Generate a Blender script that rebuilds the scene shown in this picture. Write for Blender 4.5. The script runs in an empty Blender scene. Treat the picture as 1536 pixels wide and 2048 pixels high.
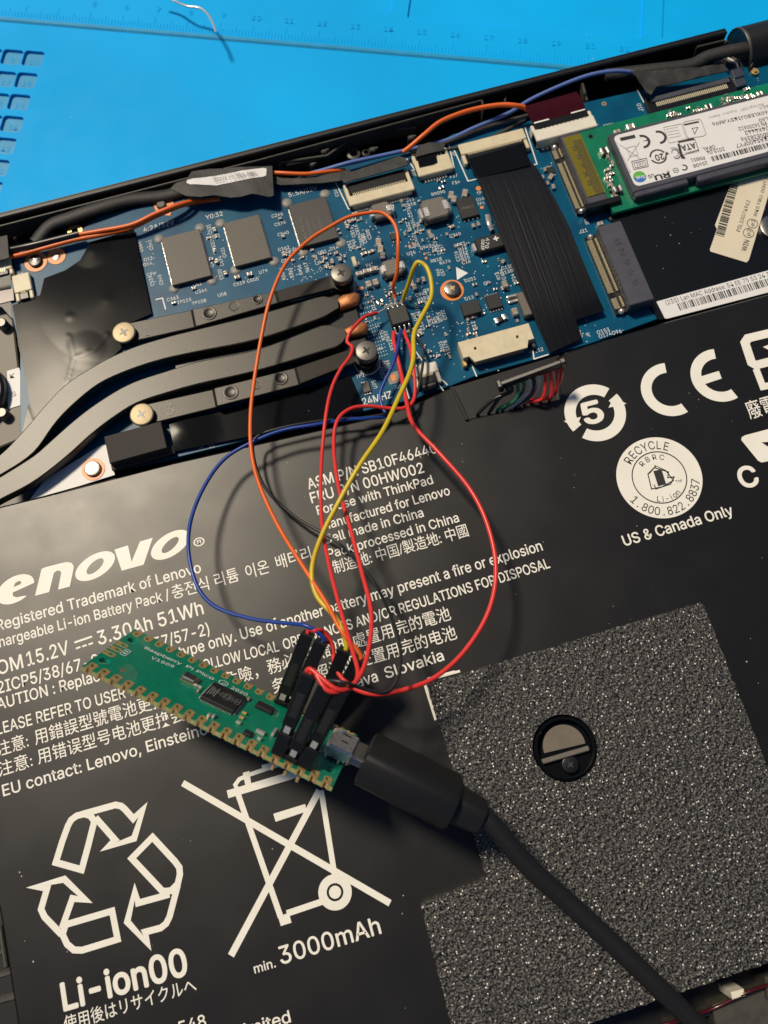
import bpy, math, random
from mathutils import Vector, Matrix
from mathutils.geometry import tessellate_polygon, delaunay_2d_cdt
R = math.radians
random.seed(7)
sc = bpy.context.scene
col = sc.collection
sc.unit_settings.system = 'METRIC'
sc.unit_settings.scale_length = 0.01          # one unit is one centimetre

# ------------------------------------------------------------------ camera
F, CX, CY, CZ = 1700.0, 768.0, 1024.0, 19.6
M = ((0.9598247575, 0.2800313342, 0.0178573981),
     (-0.2736035264, 0.9198721351, 0.2810273393),
     (0.0622699379, -0.2746228449, 0.9595335096))
def w_(r, s=1): return Vector((r[0]*s, -r[1]*s, -r[2]*s))
rx, uy, bz = w_(M[0]), w_(M[1], -1), w_(M[2], -1)
cd = bpy.data.cameras.new('camera'); cam = bpy.data.objects.new('camera', cd); col.objects.link(cam)
cam.matrix_world = Matrix(((rx.x, uy.x, bz.x, 0), (rx.y, uy.y, bz.y, 0), (rx.z, uy.z, bz.z, CZ), (0, 0, 0, 1)))
cd.sensor_fit = 'VERTICAL'; cd.sensor_height = 36.0; cd.lens = F/2048*36
cd.clip_start = 0.1; cd.clip_end = 3000
cd.dof.use_dof = True; cd.dof.focus_distance = 17.6; cd.dof.aperture_fstop = 0.26
sc.camera = cam

# ------------------------------------------------------------------ light
SUN_EL, SUN_AZ = R(59), math.atan2(-0.54, 0.84)
wd = bpy.data.worlds.new('World'); sc.world = wd; wd.use_nodes = True
nt = wd.node_tree
sky = nt.nodes.new('ShaderNodeTexSky'); sky.sky_type = 'NISHITA'; sky.sun_disc = False; sky.ozone_density = 3.0
sky.sun_elevation = SUN_EL; sky.sun_rotation = SUN_AZ
nt.links.new(sky.outputs[0], nt.nodes['Background'].inputs[0]); nt.nodes['Background'].inputs[1].default_value = 0.045
sd = bpy.data.lights.new('sun', 'SUN'); sd.energy = 3.6; sd.angle = R(9.0); sd.color = (1.0, 0.86, 0.66)
so = bpy.data.objects.new('sun', sd); col.objects.link(so)
TOSUN = Vector((math.sin(SUN_AZ)*math.cos(SUN_EL), math.cos(SUN_AZ)*math.cos(SUN_EL), math.sin(SUN_EL)))
so.rotation_euler = TOSUN.to_track_quat('Z', 'Y').to_euler(); so.location = TOSUN*60
sc.view_settings.view_transform = 'Standard'; sc.view_settings.look = 'None'
sc.view_settings.exposure = 0.0; sc.view_settings.gamma = 1.0
sc.cycles.max_bounces = 6

# ------------------------------------------------------------------ measuring: a pixel of the photo met with a level plane
def ray(u, v):
    a, b, c = (u-CX)/F, (v-CY)/F, 1.0
    n = [M[0][i]*a + M[1][i]*b + M[2][i]*c for i in range(3)]
    return Vector((n[0], -n[1], -n[2]))
def at(u, v, z=1.95):
    d = ray(u, v); t = (z-CZ)/d.z
    return Vector((d.x*t, d.y*t, z))

ZM, ZB, ZT = -0.2, 1.95, 2.15      # mat top, circuit board top, battery top

# ------------------------------------------------------------------ materials
MATS = {}
def mat(name, c, rough=0.5, metal=0.0, bump=0.0, bscale=40.0, var=0.0, vscale=6.0, coat=0.0, spec=0.5, dust=0.0, dscale=9.0,
        trans=0.0, waves=0.0, wscale=0.5, sheen=0.0, alpha=1.0, c2=None, rvar=0.0):
    m = bpy.data.materials.new(name); m.use_nodes = True; n = m.node_tree; L = n.links
    p = n.nodes['Principled BSDF']
    p.inputs['Base Color'].default_value = (*c, 1); p.inputs['Roughness'].default_value = rough
    p.inputs['Metallic'].default_value = metal; p.inputs['Coat Weight'].default_value = coat
    p.inputs['Specular IOR Level'].default_value = spec; p.inputs['Transmission Weight'].default_value = trans
    p.inputs['Alpha'].default_value = alpha
    tc = n.nodes.new('ShaderNodeNewGeometry').outputs['Position']
    src = None
    if var or c2:
        nz = n.nodes.new('ShaderNodeTexNoise'); nz.inputs['Scale'].default_value = vscale; nz.inputs['Detail'].default_value = 6
        L.new(tc, nz.inputs['Vector'])
        mp = n.nodes.new('ShaderNodeMapRange'); mp.inputs[1].default_value = .3; mp.inputs[2].default_value = .7
        L.new(nz.outputs[0], mp.inputs[0])
        mx = n.nodes.new('ShaderNodeMix'); mx.data_type = 'RGBA'; L.new(mp.outputs[0], mx.inputs['Factor'])
        mx.inputs['A'].default_value = (*[x*(1-var) for x in c], 1)
        mx.inputs['B'].default_value = (*(c2 or [min(1, x*(1+var)) for x in c]), 1)
        src = mx.outputs['Result']
    if dust:
        vo = n.nodes.new('ShaderNodeTexVoronoi'); vo.inputs['Scale'].default_value = dscale; L.new(tc, vo.inputs['Vector'])
        n2 = n.nodes.new('ShaderNodeTexNoise'); n2.inputs['Scale'].default_value = dscale*.35; L.new(tc, n2.inputs['Vector'])
        th = n.nodes.new('ShaderNodeMapRange'); th.inputs[1].default_value = .45; th.inputs[2].default_value = .75
        th.inputs[3].default_value = 0.0; th.inputs[4].default_value = dust*0.16
        L.new(n2.outputs[0], th.inputs[0])
        lt = n.nodes.new('ShaderNodeMath'); lt.operation = 'LESS_THAN'
        L.new(vo.outputs['Distance'], lt.inputs[0]); L.new(th.outputs[0], lt.inputs[1])
        m2 = n.nodes.new('ShaderNodeMix'); m2.data_type = 'RGBA'; L.new(lt.outputs[0], m2.inputs['Factor'])
        if src: L.new(src, m2.inputs['A'])
        else: m2.inputs['A'].default_value = (*c, 1)
        m2.inputs['B'].default_value = (.42, .42, .40, 1); src = m2.outputs['Result']
    if src: L.new(src, p.inputs['Base Color'])
    if rvar:
        nr = n.nodes.new('ShaderNodeTexNoise'); nr.inputs['Scale'].default_value = 1.1; nr.inputs['Detail'].default_value = 5
        L.new(tc, nr.inputs['Vector'])
        mr = n.nodes.new('ShaderNodeMapRange'); mr.inputs[1].default_value = .3; mr.inputs[2].default_value = .7
        mr.inputs[3].default_value = rough-rvar; mr.inputs[4].default_value = rough+rvar
        L.new(nr.outputs[0], mr.inputs[0]); L.new(mr.outputs[0], p.inputs['Roughness'])
    prev = None
    for (st, scl, dist, det) in ((waves, wscale, .3, 1), (bump, bscale, .01, 3)):
        if not st: continue
        b = n.nodes.new('ShaderNodeTexNoise'); b.inputs['Scale'].default_value = scl; b.inputs['Detail'].default_value = det
        L.new(tc, b.inputs['Vector'])
        bp = n.nodes.new('ShaderNodeBump'); bp.inputs['Strength'].default_value = st; bp.inputs['Distance'].default_value = dist
        L.new(b.outputs[0], bp.inputs['Height'])
        if prev: L.new(prev, bp.inputs['Normal'])
        prev = bp.outputs[0]
    if prev: L.new(prev, p.inputs['Normal'])
    MATS[name] = m
    return m

mat('desk_wood', (.25, .18, .12), .5, bump=.3, bscale=8, var=.3)
mat('mat_rubber', (0.0, .40, .90), .55, spec=.12, bump=.05, bscale=60, var=.10, vscale=.16, dust=.5, dscale=1.6, rvar=.06)
mat('battery_film', (.0045, .0045, .005), .375, spec=.50, bump=.07, bscale=90, var=.15, vscale=40, waves=.07, wscale=.45, dust=.45, dscale=4.6, rvar=.02)
mat('print_white', (.80, .785, .72), .45, bump=.1, bscale=90, var=.03, vscale=3, waves=.05, wscale=.45)
mat('print_dark', (.02, .02, .022), .5, bump=.1)
mat('chassis_black', (.006, .006, .007), .42, bump=.08, bscale=70, var=.2, vscale=5, dust=.3, dscale=7)
mat('chassis_grey', (.055, .052, .045), .45, bump=.1, bscale=50, var=.2)
mat('pcb_blue', (.0, .092, .18), .36, spec=.22, bump=.04, bscale=25, c2=(.0, .055, .128), vscale=1.5)
mat('pcb_green', (.004, .20, .10), .30, bump=.2, bscale=30, c2=(.003, .13, .07), vscale=3, coat=.3)
mat('pico_green', (.0, .20, .115), .30, bump=.25, bscale=14, var=.12, vscale=6, coat=.2)
mat('pcb_edge', (.30, .30, .12), .6, bump=.3, var=.2)
mat('pad_grey', (.22, .22, .21), .5, var=.15, vscale=20)
mat('silk', (.75, .77, .76), .55, var=.05)
mat('pale_gold', (.80, .72, .50), .35, metal=.35)
mat('gold', (.64, .45, .19), .38, metal=.6, bump=.3, bscale=60, var=.15, vscale=20)
mat('dark_head', (.15, .143, .13), .42, metal=.6, bump=.1, bscale=50)
mat('copper', (.46, .185, .07), .5, metal=.6, bump=.6, bscale=25, var=.15, vscale=10)
mat('orange_ring', (.75, .25, .06), .4, bump=.2, var=.08)
mat('chip_black', (.068, .062, .050), .5, bump=.2, bscale=55, var=.25, vscale=60)
mat('chip_dark', (.014, .014, .015), .45, bump=.12, bscale=50, var=.2, vscale=30)
mat('chip_dim', (.030, .029, .027), .5, bump=.2, bscale=55, var=.25, vscale=60)
mat('chip_mark', (.16, .15, .14), .6, var=.1)
mat('ferrite', (.135, .122, .105), .5, bump=.5, bscale=40, var=.12, vscale=20)
mat('tin', (.78, .75, .70), .27, metal=.7, bump=.5, bscale=30, var=.1, vscale=12)
mat('steel', (.34, .33, .31), .30, metal=1, bump=.15, bscale=30, var=.08, vscale=8)
mat('dark_steel', (.20, .195, .19), .32, metal=1, bump=.2, bscale=40)
mat('brass_screw', (.30, .245, .16), .5, metal=.7, bump=.3, bscale=60)
mat('cream_plastic', (.62, .55, .38), .45, bump=.25, bscale=40, var=.08, vscale=5)
mat('white_plastic', (.70, .67, .58), .45, bump=.2, bscale=40, var=.05)
mat('cap_ceramic', (.32, .235, .165), .45, bump=.3, var=.2, vscale=15)
mat('black_plastic', (.006, .006, .007), .33, bump=.06, bscale=40, var=.2, vscale=10)
mat('socket_slate', (.055, .058, .078), .5, bump=.08, bscale=40, var=.15, vscale=3)
mat('kapton_olive', (.17, .14, .010), .18, var=.12, vscale=2, coat=.5)
mat('heat_black', (.020, .0165, .011), .375, spec=.46, bump=.16, bscale=34, var=.12, vscale=20)
mat('film_gloss', (.005, .006, .008), .17, spec=.055, bump=.01, bscale=3, waves=.012, wscale=.8, dust=.45, dscale=8)
mat('sheet_black', (.003, .004, .005), .3, bump=.03, bscale=40, dust=.8, dscale=7)
mat('foam_block', (.03, .027, .024), .75, bump=.5, bscale=60)
mat('tape_black', (.018, .018, .019), .60, bump=.5, bscale=16, var=.25, vscale=12)
mat('ribbon_black', (.004, .004, .005), .33, bump=.0)
mat('maroon_film', (.055, .004, .008), .25, var=.1, coat=.2)
mat('label_paper', (.72, .72, .73), .5, bump=.05, var=.02)
mat('label_cream', (.66, .60, .47), .5, bump=.05, var=.04, vscale=2)
mat('ink', (.03, .03, .032), .5, var=.1)
mat('ink_grey', (.30, .30, .31), .5, var=.1)
mat('wire_orange', (.72, .125, .012), .38, bump=.1, bscale=20, var=.05, vscale=3)
mat('wire_red', (.66, .035, .030), .36, bump=.1, bscale=20, var=.06, vscale=3)
mat('wire_yellow', (.58, .43, .015), .38, bump=.1, bscale=20, var=.06, vscale=3)
mat('wire_blue', (.008, .045, .28), .36, bump=.1, bscale=20, var=.06, vscale=3)
mat('antenna_blue', (.10, .17, .45), .42, bump=.1, bscale=20, var=.05)
mat('wire_black', (.018, .018, .019), .36, bump=.1, bscale=20, var=.1)
mat('wire_white', (.60, .60, .55), .4, var=.05)
mat('wire_green', (.03, .16, .10), .4, var=.05)
mat('usb_rubber', (.009, .009, .010), .46, bump=.08, bscale=60, var=.1, vscale=10)
mat('glass_brown', (.15, .13, .105), .4, bump=.2, var=.1, vscale=4)
mat('sticker_blue', (.03, .16, .50), .5, var=.1); mat('sticker_green', (.10, .42, .06), .5, var=.1)
mat('fan_grey', (.13, .115, .09), .5, bump=.2)

# foam: dark and pale cell grain; glints painted into the colour as bright specks
m = mat('foam_cell', (.05, .048, .045), .38)
n = m.node_tree; L = n.links; p = n.nodes['Principled BSDF']
g = n.nodes.new('ShaderNodeNewGeometry').outputs['Position']
v1 = n.nodes.new('ShaderNodeTexVoronoi'); v1.inputs['Scale'].default_value = 11; L.new(g, v1.inputs['Vector'])
v2 = n.nodes.new('ShaderNodeTexNoise'); v2.inputs['Scale'].default_value = 26; v2.inputs['Detail'].default_value = 3; L.new(g, v2.inputs['Vector'])
cr = n.nodes.new('ShaderNodeValToRGB'); e = cr.color_ramp.elements
e[0].position = .45; e[0].color = (.004, .005, .006, 1); e[1].position = .60; e[1].color = (.088, .083, .078, 1)
q_ = e.new(.74); q_.color = (.36, .34, .32, 1)
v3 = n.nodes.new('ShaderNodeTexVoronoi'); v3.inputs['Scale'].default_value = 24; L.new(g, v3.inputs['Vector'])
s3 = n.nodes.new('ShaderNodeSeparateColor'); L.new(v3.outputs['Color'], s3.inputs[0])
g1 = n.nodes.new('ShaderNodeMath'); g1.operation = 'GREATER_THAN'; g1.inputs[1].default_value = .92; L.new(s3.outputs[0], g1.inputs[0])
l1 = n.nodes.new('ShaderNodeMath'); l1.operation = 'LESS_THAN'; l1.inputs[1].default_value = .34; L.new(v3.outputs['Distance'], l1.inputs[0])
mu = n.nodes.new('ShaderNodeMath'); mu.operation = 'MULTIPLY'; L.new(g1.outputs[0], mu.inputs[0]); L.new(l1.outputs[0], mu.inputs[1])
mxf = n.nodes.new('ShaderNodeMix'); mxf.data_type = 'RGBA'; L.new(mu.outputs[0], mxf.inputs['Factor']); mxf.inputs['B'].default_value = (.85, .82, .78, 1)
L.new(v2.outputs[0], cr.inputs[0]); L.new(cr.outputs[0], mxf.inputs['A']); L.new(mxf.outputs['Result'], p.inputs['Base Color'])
ad = n.nodes.new('ShaderNodeMath'); ad.operation = 'ADD'; L.new(v1.outputs['Distance'], ad.inputs[0]); L.new(v2.outputs[0], ad.inputs[1])
bp = n.nodes.new('ShaderNodeBump'); bp.inputs['Strength'].default_value = 1; bp.inputs['Distance'].default_value = .035
L.new(ad.outputs[0], bp.inputs['Height']); L.new(bp.outputs[0], p.inputs['Normal'])

# ribbon: fine parallel conductors pressed into the film (run along the world Y axis)
m = MATS['ribbon_black']; n = m.node_tree; L = n.links; p = n.nodes['Principled BSDF']
g = n.nodes.new('ShaderNodeNewGeometry').outputs['Position']
mpn = n.nodes.new('ShaderNodeMapping'); mpn.inputs['Scale'].default_value = (16, .22, .0); L.new(g, mpn.inputs['Vector'])
nz = n.nodes.new('ShaderNodeTexNoise'); nz.inputs['Scale'].default_value = 1.0; nz.inputs['Detail'].default_value = 2; L.new(mpn.outputs[0], nz.inputs['Vector'])
bp = n.nodes.new('ShaderNodeBump'); bp.inputs['Strength'].default_value = .6; bp.inputs['Distance'].default_value = .012
L.new(nz.outputs[0], bp.inputs['Height']); L.new(bp.outputs[0], p.inputs['Normal'])

# ------------------------------------------------------------------ mesh building
def catmull(P, k=8):
    P = [Vector(p) for p in P]
    if len(P) < 3: return P
    Q = [P[0]*2-P[1]] + P + [P[-1]*2-P[-2]]
    out = []
    for i in range(1, len(Q)-2):
        a, b, c, d = Q[i-1:i+3]
        for j in range(k):
            t = j/k
            out.append(.5*((2*b)+(c-a)*t+(2*a-5*b+4*c-d)*t*t+(3*b-3*c+d-a)*t**3))
    out.append(P[-1]); return out
def offset_poly(pts, d):
    n = len(pts); out = []
    ar = sum(pts[i][0]*pts[(i+1) % n][1]-pts[(i+1) % n][0]*pts[i][1] for i in range(n))
    s = 1 if ar > 0 else -1
    for i in range(n):
        a, b, c = Vector(pts[i-1][:2]), Vector(pts[i][:2]), Vector(pts[(i+1) % n][:2])
        e1 = (b-a).normalized() if (b-a).length > 1e-9 else Vector((1, 0)); e2 = (c-b).normalized() if (c-b).length > 1e-9 else e1
        n1 = Vector((-e1.y, e1.x))*s; n2 = Vector((-e2.y, e2.x))*s
        h = (n1+n2); l = h.length
        h = h/l if l > 1e-6 else n1
        k = 1/max(.35, h.dot(n1))
        out.append(b+h*d*k)
    return out
def rrect(x0, y0, x1, y1, r, n=4):
    out = []
    for cx, cy, a0 in ((x1-r, y1-r, 0), (x0+r, y1-r, 90), (x0+r, y0+r, 180), (x1-r, y0+r, 270)):
        for i in range(n+1):
            a = R(a0+90*i/n); out.append(Vector((cx+r*math.cos(a), cy+r*math.sin(a))))
    return out
def circ(cx, cy, r, n=24, ry=None):
    return [Vector((cx+r*math.cos(2*math.pi*i/n), cy+(ry or r)*math.sin(2*math.pi*i/n))) for i in range(n)]

class MB:
    def __init__(s): s.v = []; s.f = []
    def add(s, vs, fs, T=None):
        b = len(s.v)
        s.v += [tuple(T(Vector(v))) if T else tuple(v) for v in vs]
        s.f += [tuple(i+b for i in f) for f in fs]; return s
    def cbox(s, c, size, ch=.01, ax=None, T=None):        # chamfered box; ax = three axes
        hx, hy, hz = [d/2 for d in size]; ch = min(ch, hx*.9, hy*.9, hz*.9)
        vs = []; idx = {}
        for sx in (-1, 1):
            for sy in (-1, 1):
                for sz in (-1, 1):
                    for k in range(3):
                        p = [sx*(hx-ch), sy*(hy-ch), sz*(hz-ch)]; p[k] = (sx*hx, sy*hy, sz*hz)[k]
                        idx[(sx, sy, sz, k)] = len(vs); vs.append(p)
        fs = []
        for k in range(3):
            o = [i for i in range(3) if i != k]
            for sg in (-1, 1):
                q = []
                for a, b in ((-1, -1), (1, -1), (1, 1), (-1, 1)):
                    t = [0, 0, 0]; t[k] = sg; t[o[0]] = a; t[o[1]] = b; q.append(idx[(*t, k)])
                fl = (sg > 0) ^ (k == 1)
                fs.append(tuple(q) if fl else tuple(reversed(q)))
        for k in range(3):                                 # edges along axis k
            o = [i for i in range(3) if i != k]
            for a in (-1, 1):
                for b in (-1, 1):
                    q = []
                    for sg, kk in ((-1, o[0]), (1, o[0]), (1, o[1]), (-1, o[1])):
                        t = [0, 0, 0]; t[k] = sg; t[o[0]] = a; t[o[1]] = b; q.append(idx[(*t, kk)])
                    fs.append(tuple(q))
        for sx in (-1, 1):
            for sy in (-1, 1):
                for sz in (-1, 1): fs.append((idx[(sx, sy, sz, 0)], idx[(sx, sy, sz, 1)], idx[(sx, sy, sz, 2)]))
        c = Vector(c)
        if ax: vs = [c+ax[0]*v[0]+ax[1]*v[1]+ax[2]*v[2] for v in vs]
        else: vs = [c+Vector(v) for v in vs]
        return s.add(vs, fs, T)
    def prism(s, pts, z0, z1, ch=0.0, T=None, cap0=True):
        pts = [Vector(p[:2]) for p in pts]; n = len(pts)
        ar = sum(pts[i].x*pts[(i+1) % n].y-pts[(i+1) % n].x*pts[i].y for i in range(n))
        if ar < 0: pts.reverse()
        rings = [(pts, z0), (pts, z1-ch)]
        if ch: rings.append((offset_poly(pts, ch), z1))
        vs = [(p.x, p.y, z) for r_, z in rings for p in r_]; fs = []
        for k in range(len(rings)-1):
            for i in range(n):
                j = (i+1) % n; fs.append((k*n+i, k*n+j, (k+1)*n+j, (k+1)*n+i))
        b = (len(rings)-1)*n
        fs.append(tuple(b+i for i in range(n)))
        if cap0: fs.append(tuple(reversed(range(n))))
        return s.add(vs, fs, T)
    def holed(s, outer, holes, z0, z1, T=None, walls=True):
        loops = [[Vector((*p[:2], 0)) for p in l] for l in [outer]+holes]
        flat = [p for l in loops for p in l]; tr = tessellate_polygon(loops)
        N = len(flat); vs = [(p.x, p.y, z1) for p in flat]+[(p.x, p.y, z0) for p in flat]; fs = []
        for t in tr:
            a, b, c = [flat[i] for i in t]
            if (b-a).cross(c-a).z < 0: t = (t[0], t[2], t[1])
            fs.append(tuple(t)); fs.append(tuple(i+N for i in reversed(t)))
        if walls:
            o = 0
            for l in loops:
                k = len(l)
                for i in range(k):
                    j = (i+1) % k; fs.append((o+i, o+j, N+o+j, N+o+i))
                o += k
        return s.add(vs, fs, T)
    def tube(s, pts, r, seg=10, k=8, smooth=True, flat=1.0, caps=True):
        P = catmull(pts, k) if smooth else [Vector(p) for p in pts]
        rs = r if callable(r) else (lambda t: r)
        up = Vector((0, 0, 1)); T0 = (P[1]-P[0]).normalized()
        if abs(T0.dot(up)) > .95: up = Vector((1, 0, 0))
        nrm = (up-T0*up.dot(T0)).normalized(); vs = []; fs = []
        for i, p in enumerate(P):
            t = (P[min(i+1, len(P)-1)]-P[max(i-1, 0)]).normalized()
            nrm = (nrm-t*nrm.dot(t)).normalized(); bn = t.cross(nrm)
            rr = rs(i/(len(P)-1))
            for a in range(seg):
                an = 2*math.pi*a/seg; vs.append(p+nrm*math.cos(an)*rr*flat+bn*math.sin(an)*rr)
        for i in range(len(P)-1):
            for a in range(seg):
                b = (a+1) % seg; fs.append((i*seg+a, i*seg+b, (i+1)*seg+b, (i+1)*seg+a))
        if caps:
            fs.append(tuple(reversed(range(seg)))); fs.append(tuple((len(P)-1)*seg+a for a in range(seg)))
        return s.add(vs, fs)
    def lathe(s, prof, c=(0, 0, 0), seg=28, ax=None, cap=True):
        c = Vector(c); ax = ax or (Vector((1, 0, 0)), Vector((0, 1, 0)), Vector((0, 0, 1))); vs = []; fs = []
        for r, z in prof:
            for a in range(seg):
                an = 2*math.pi*a/seg; vs.append(c+ax[0]*r*math.cos(an)+ax[1]*r*math.sin(an)+ax[2]*z)
        for i in range(len(prof)-1):
            for a in range(seg):
                b = (a+1) % seg; fs.append((i*seg+a, i*seg+b, (i+1)*seg+b, (i+1)*seg+a))
        if cap and prof[-1][0] > 0: fs.append(tuple((len(prof)-1)*seg+a for a in range(seg)))
        return s.add(vs, fs)
    def sheet(s, poly, zf, step=.12, T=None, thick=0.0):      # closed outline filled with inner points, height zf(x, y)
        pts = [Vector(p[:2]) for p in poly]
        xs = [p.x for p in pts]; ys = [p.y for p in pts]
        edge = []
        for i in range(len(pts)):
            a, b = pts[i], pts[(i+1) % len(pts)]; k = max(1, int((b-a).length/step))
            edge += [a+(b-a)*j/k for j in range(k)]
        n = len(edge); inner = []
        y = min(ys)+step*.5
        while y < max(ys):
            x = min(xs)+step*.5
            while x < max(xs): inner.append(Vector((x, y))); x += step
            y += step
        v, e_, f, _, _, _ = delaunay_2d_cdt(edge+inner, [(i, (i+1) % n) for i in range(n)], [list(range(n))], 1, 1e-5)
        used = sorted({i for t in f for i in t}); mp = {o: i for i, o in enumerate(used)}
        vs = [(v[i].x, v[i].y, zf(v[i].x, v[i].y)) for i in used]; fs = [tuple(mp[i] for i in t) for t in f]
        s.add(vs, fs, T)
        if thick:
            ev = []
            for p in edge: ev += [(p.x, p.y, zf(p.x, p.y)), (p.x, p.y, zf(p.x, p.y)-thick)]
            s.add(ev, [(2*i, 2*i+1, (2*i+3) % (2*n), (2*i+2) % (2*n)) for i in range(n)], T)
        return s

MESHES = {}
def mk(name, mb, m, smooth=0):
    me = bpy.data.meshes.new(name)
    vs = [Vector(v) for v in mb.v]
    if vs:
        lo = Vector([min(v[i] for v in vs) for i in range(3)]); hi = Vector([max(v[i] for v in vs) for i in range(3)])
        o = Vector(((lo.x+hi.x)/2, (lo.y+hi.y)/2, lo.z))
    else: o = Vector((0, 0, 0))
    me.from_pydata([tuple(v-o) for v in vs], [], mb.f); me.update()
    me.materials.append(MATS[m])
    if smooth:
        me.polygons.foreach_set('use_smooth', [True]*len(me.polygons)); me.set_sharp_from_angle(angle=R(smooth))
    return me, o
def wloc(o):
    p = Vector(o.location)
    while o.parent: o = o.parent; p += Vector(o.location)
    return p
def obj(name, mb, m, parent=None, smooth=0, label=None, kind=None):
    me, o = mk(name, mb, m, smooth)
    ob = bpy.data.objects.new(name, me); col.objects.link(ob)
    if parent: ob.parent = parent; ob.location = o-wloc(parent)
    else: ob.location = o
    if label: ob['label'] = label
    if kind: ob['kind'] = kind
    return ob
def inst(name, me, loc, parent, rz=0, scale=(1, 1, 1), mtx=None):
    ob = bpy.data.objects.new(name, me); col.objects.link(ob); ob.parent = parent
    if mtx: ob.matrix_basis = Matrix.Translation(Vector(loc)-wloc(parent)) @ mtx
    else: ob.location = Vector(loc)-wloc(parent); ob.rotation_euler = (0, 0, rz); ob.scale = scale
    return ob
def thing(name, label, cat, loc, group=None):
    o = bpy.data.objects.new(name, None); col.objects.link(o); o.location = loc; o.empty_display_size = .3
    o['label'] = label; o['category'] = cat
    if group: o['group'] = group
    return o
def tag(o, label, cat, group=None):
    o['label'] = label; o['category'] = cat
    if group: o['group'] = group
    return o

# ------------------------------------------------------------------ writing
TC = {}
import os
def face(fn):
    try: return bpy.data.fonts.load(os.path.join(bpy.utils.system_resource('DATAFILES', path='fonts'), fn))   # the program's own built-in typeface
    except Exception: return None
SANS = face('Inter.woff2')
def glyphs(s, bold=0.0, shear=0.0, sp=1.0):
    k = (s, bold, shear, sp)
    if k in TC: return TC[k]
    cu = bpy.data.curves.new('t', 'FONT'); cu.body = s; cu.size = 1
    if SANS and all(ord(c) < 0x2000 for c in s): cu.font = SANS; cu.offset = 0; bold = 0
    cu.offset = (bold*.25 if len(s) > 1 else bold) if any(ord(c) > 0x2000 for c in s) else 0; cu.shear = shear; cu.resolution_u = 3
    cu.space_character = sp; cu.dimensions = '2D'; cu.fill_mode = 'FRONT'
    ob = bpy.data.objects.new('t', cu); me = bpy.data.meshes.new_from_object(ob)
    vs = [tuple(v.co) for v in me.vertices]; fs = [tuple(p.vertices) for p in me.polygons]
    bpy.data.objects.remove(ob); bpy.data.curves.remove(cu); bpy.data.meshes.remove(me)
    TC[k] = (vs, fs); return TC[k]
CAP = max(v[1] for v in glyphs('H')[0])
def write(mb, s, p0, p1, cap, z, bold=0.0, shear=0.0, plane=None, sp=1.0, pt=None):
    """p0, p1: ends of the base line (pixels); cap: capital height in pixels of the photo."""
    A = (lambda q: at(q[0], q[1], z)) if not plane else plane
    a, b = A(p0), A(p1)
    ex = (b-a); wlen = ex.length; exn = ex/wlen
    nrm = Vector((0, 0, 1)) if not plane else pt
    ey = nrm.cross(exn)
    # pixels per centimetre along the letter height
    mid = (a+b)/2; q = ((p0[0]+p1[0])/2, (p0[1]+p1[1])/2); dx, dy = p1[0]-p0[0], p1[1]-p0[1]; l = math.hypot(dx, dy)
    c = A((q[0]+dy/l*10, q[1]-dx/l*10)); ch = abs((c-mid).dot(ey))/10*cap
    vs, fs = glyphs(s, bold, shear, sp)
    if not vs: return
    x0 = min(v[0] for v in vs); x1 = max(v[0] for v in vs); kx = wlen/(x1-x0); ky = ch/CAP
    if any(ord(c) > 0x2000 for c in s): ky *= .80
    if any(ord(c) > 0x2000 for c in s) and len(s) < 2: ky /= .80
    pas = [(0, 0)]
    if bold > .006 and all(ord(c) < 0x2000 for c in s):          # heavier strokes: the word printed again a hair to each side
        o_ = bold*.8; pas = [(-o_, 0), (o_, 0), (0, o_), (0, -o_)] + ([(-o_*.7, -o_*.7), (o_*.7, o_*.7), (-o_*.7, o_*.7), (o_*.7, -o_*.7), (0, 0)] if bold > .02 else [])
    for i_, (dx_, dy_) in enumerate(pas):
        mb.add([a+exn*((v[0]-x0+dx_)*kx)+ey*((v[1]+dy_)*ky)+nrm*(.0003*i_) for v in vs], fs)
def pxpoly(mb, pts, z, T=None):
    P = [at(x, y, z) for x, y in pts]; mb.add([tuple(p) for p in P], [tuple(range(len(P)))] )
def ribbon2d(mb, pts, w, z, closed=False, A=None, wpx=False):  # a printed line of width w (cm) through pixel points
    A = A or (lambda q: at(q[0], q[1], z))
    P = [A(p) for p in pts]
    if closed: P = P+[P[0], P[1]]
    for i in range(len(P)-1):
        a, b = P[i], P[i+1]; d = (b-a)
        if d.length < 1e-6: continue
        d.normalize(); n_ = Vector((-d.y, d.x, 0))*w/2; e_ = d*w*.45
        if closed and i == len(P)-2: break
        o = Vector((0, 0, .0004*(i % 3)))
        mb.add([a-n_-e_+o, b-n_+e_+o, b+n_+e_+o, a+n_-e_+o], [(0, 1, 2, 3)])
def ring2d(mb, c, r0, r1, z, a0=0, a1=360, n=48, ysc=1.0, rot=0.0):
    vs = []; fs = []
    for i in range(n+1):
        a = R(a0+(a1-a0)*i/n)
        for r in (r0, r1):
            x, y = r*math.cos(a), r*math.sin(a)*ysc
            vs.append((c.x+x*math.cos(rot)-y*math.sin(rot), c.y+x*math.sin(rot)+y*math.cos(rot), z))
    for i in range(n): fs.append((2*i, 2*i+1, 2*i+3, 2*i+2))
    mb.add(vs, fs)
def bbox(pts, z):
    P = [at(x, y, z) for x, y in pts]; xs = sorted(p.x for p in P); ys = sorted(p.y for p in P); h = len(P)//2
    return sum(xs[:h])/h, sum(ys[:h])/h, sum(xs[h:])/(len(P)-h), sum(ys[h:])/(len(P)-h)

exec_order = []
# ================================================================== SETTING: desk and silicone mat
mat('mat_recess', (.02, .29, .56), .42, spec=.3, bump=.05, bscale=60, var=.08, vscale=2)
d_ = obj('desk', MB().prism([(-60, -45), (60, -45), (60, 60), (-60, 60)], -4, -.62), 'desk_wood', kind='structure')

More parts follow.
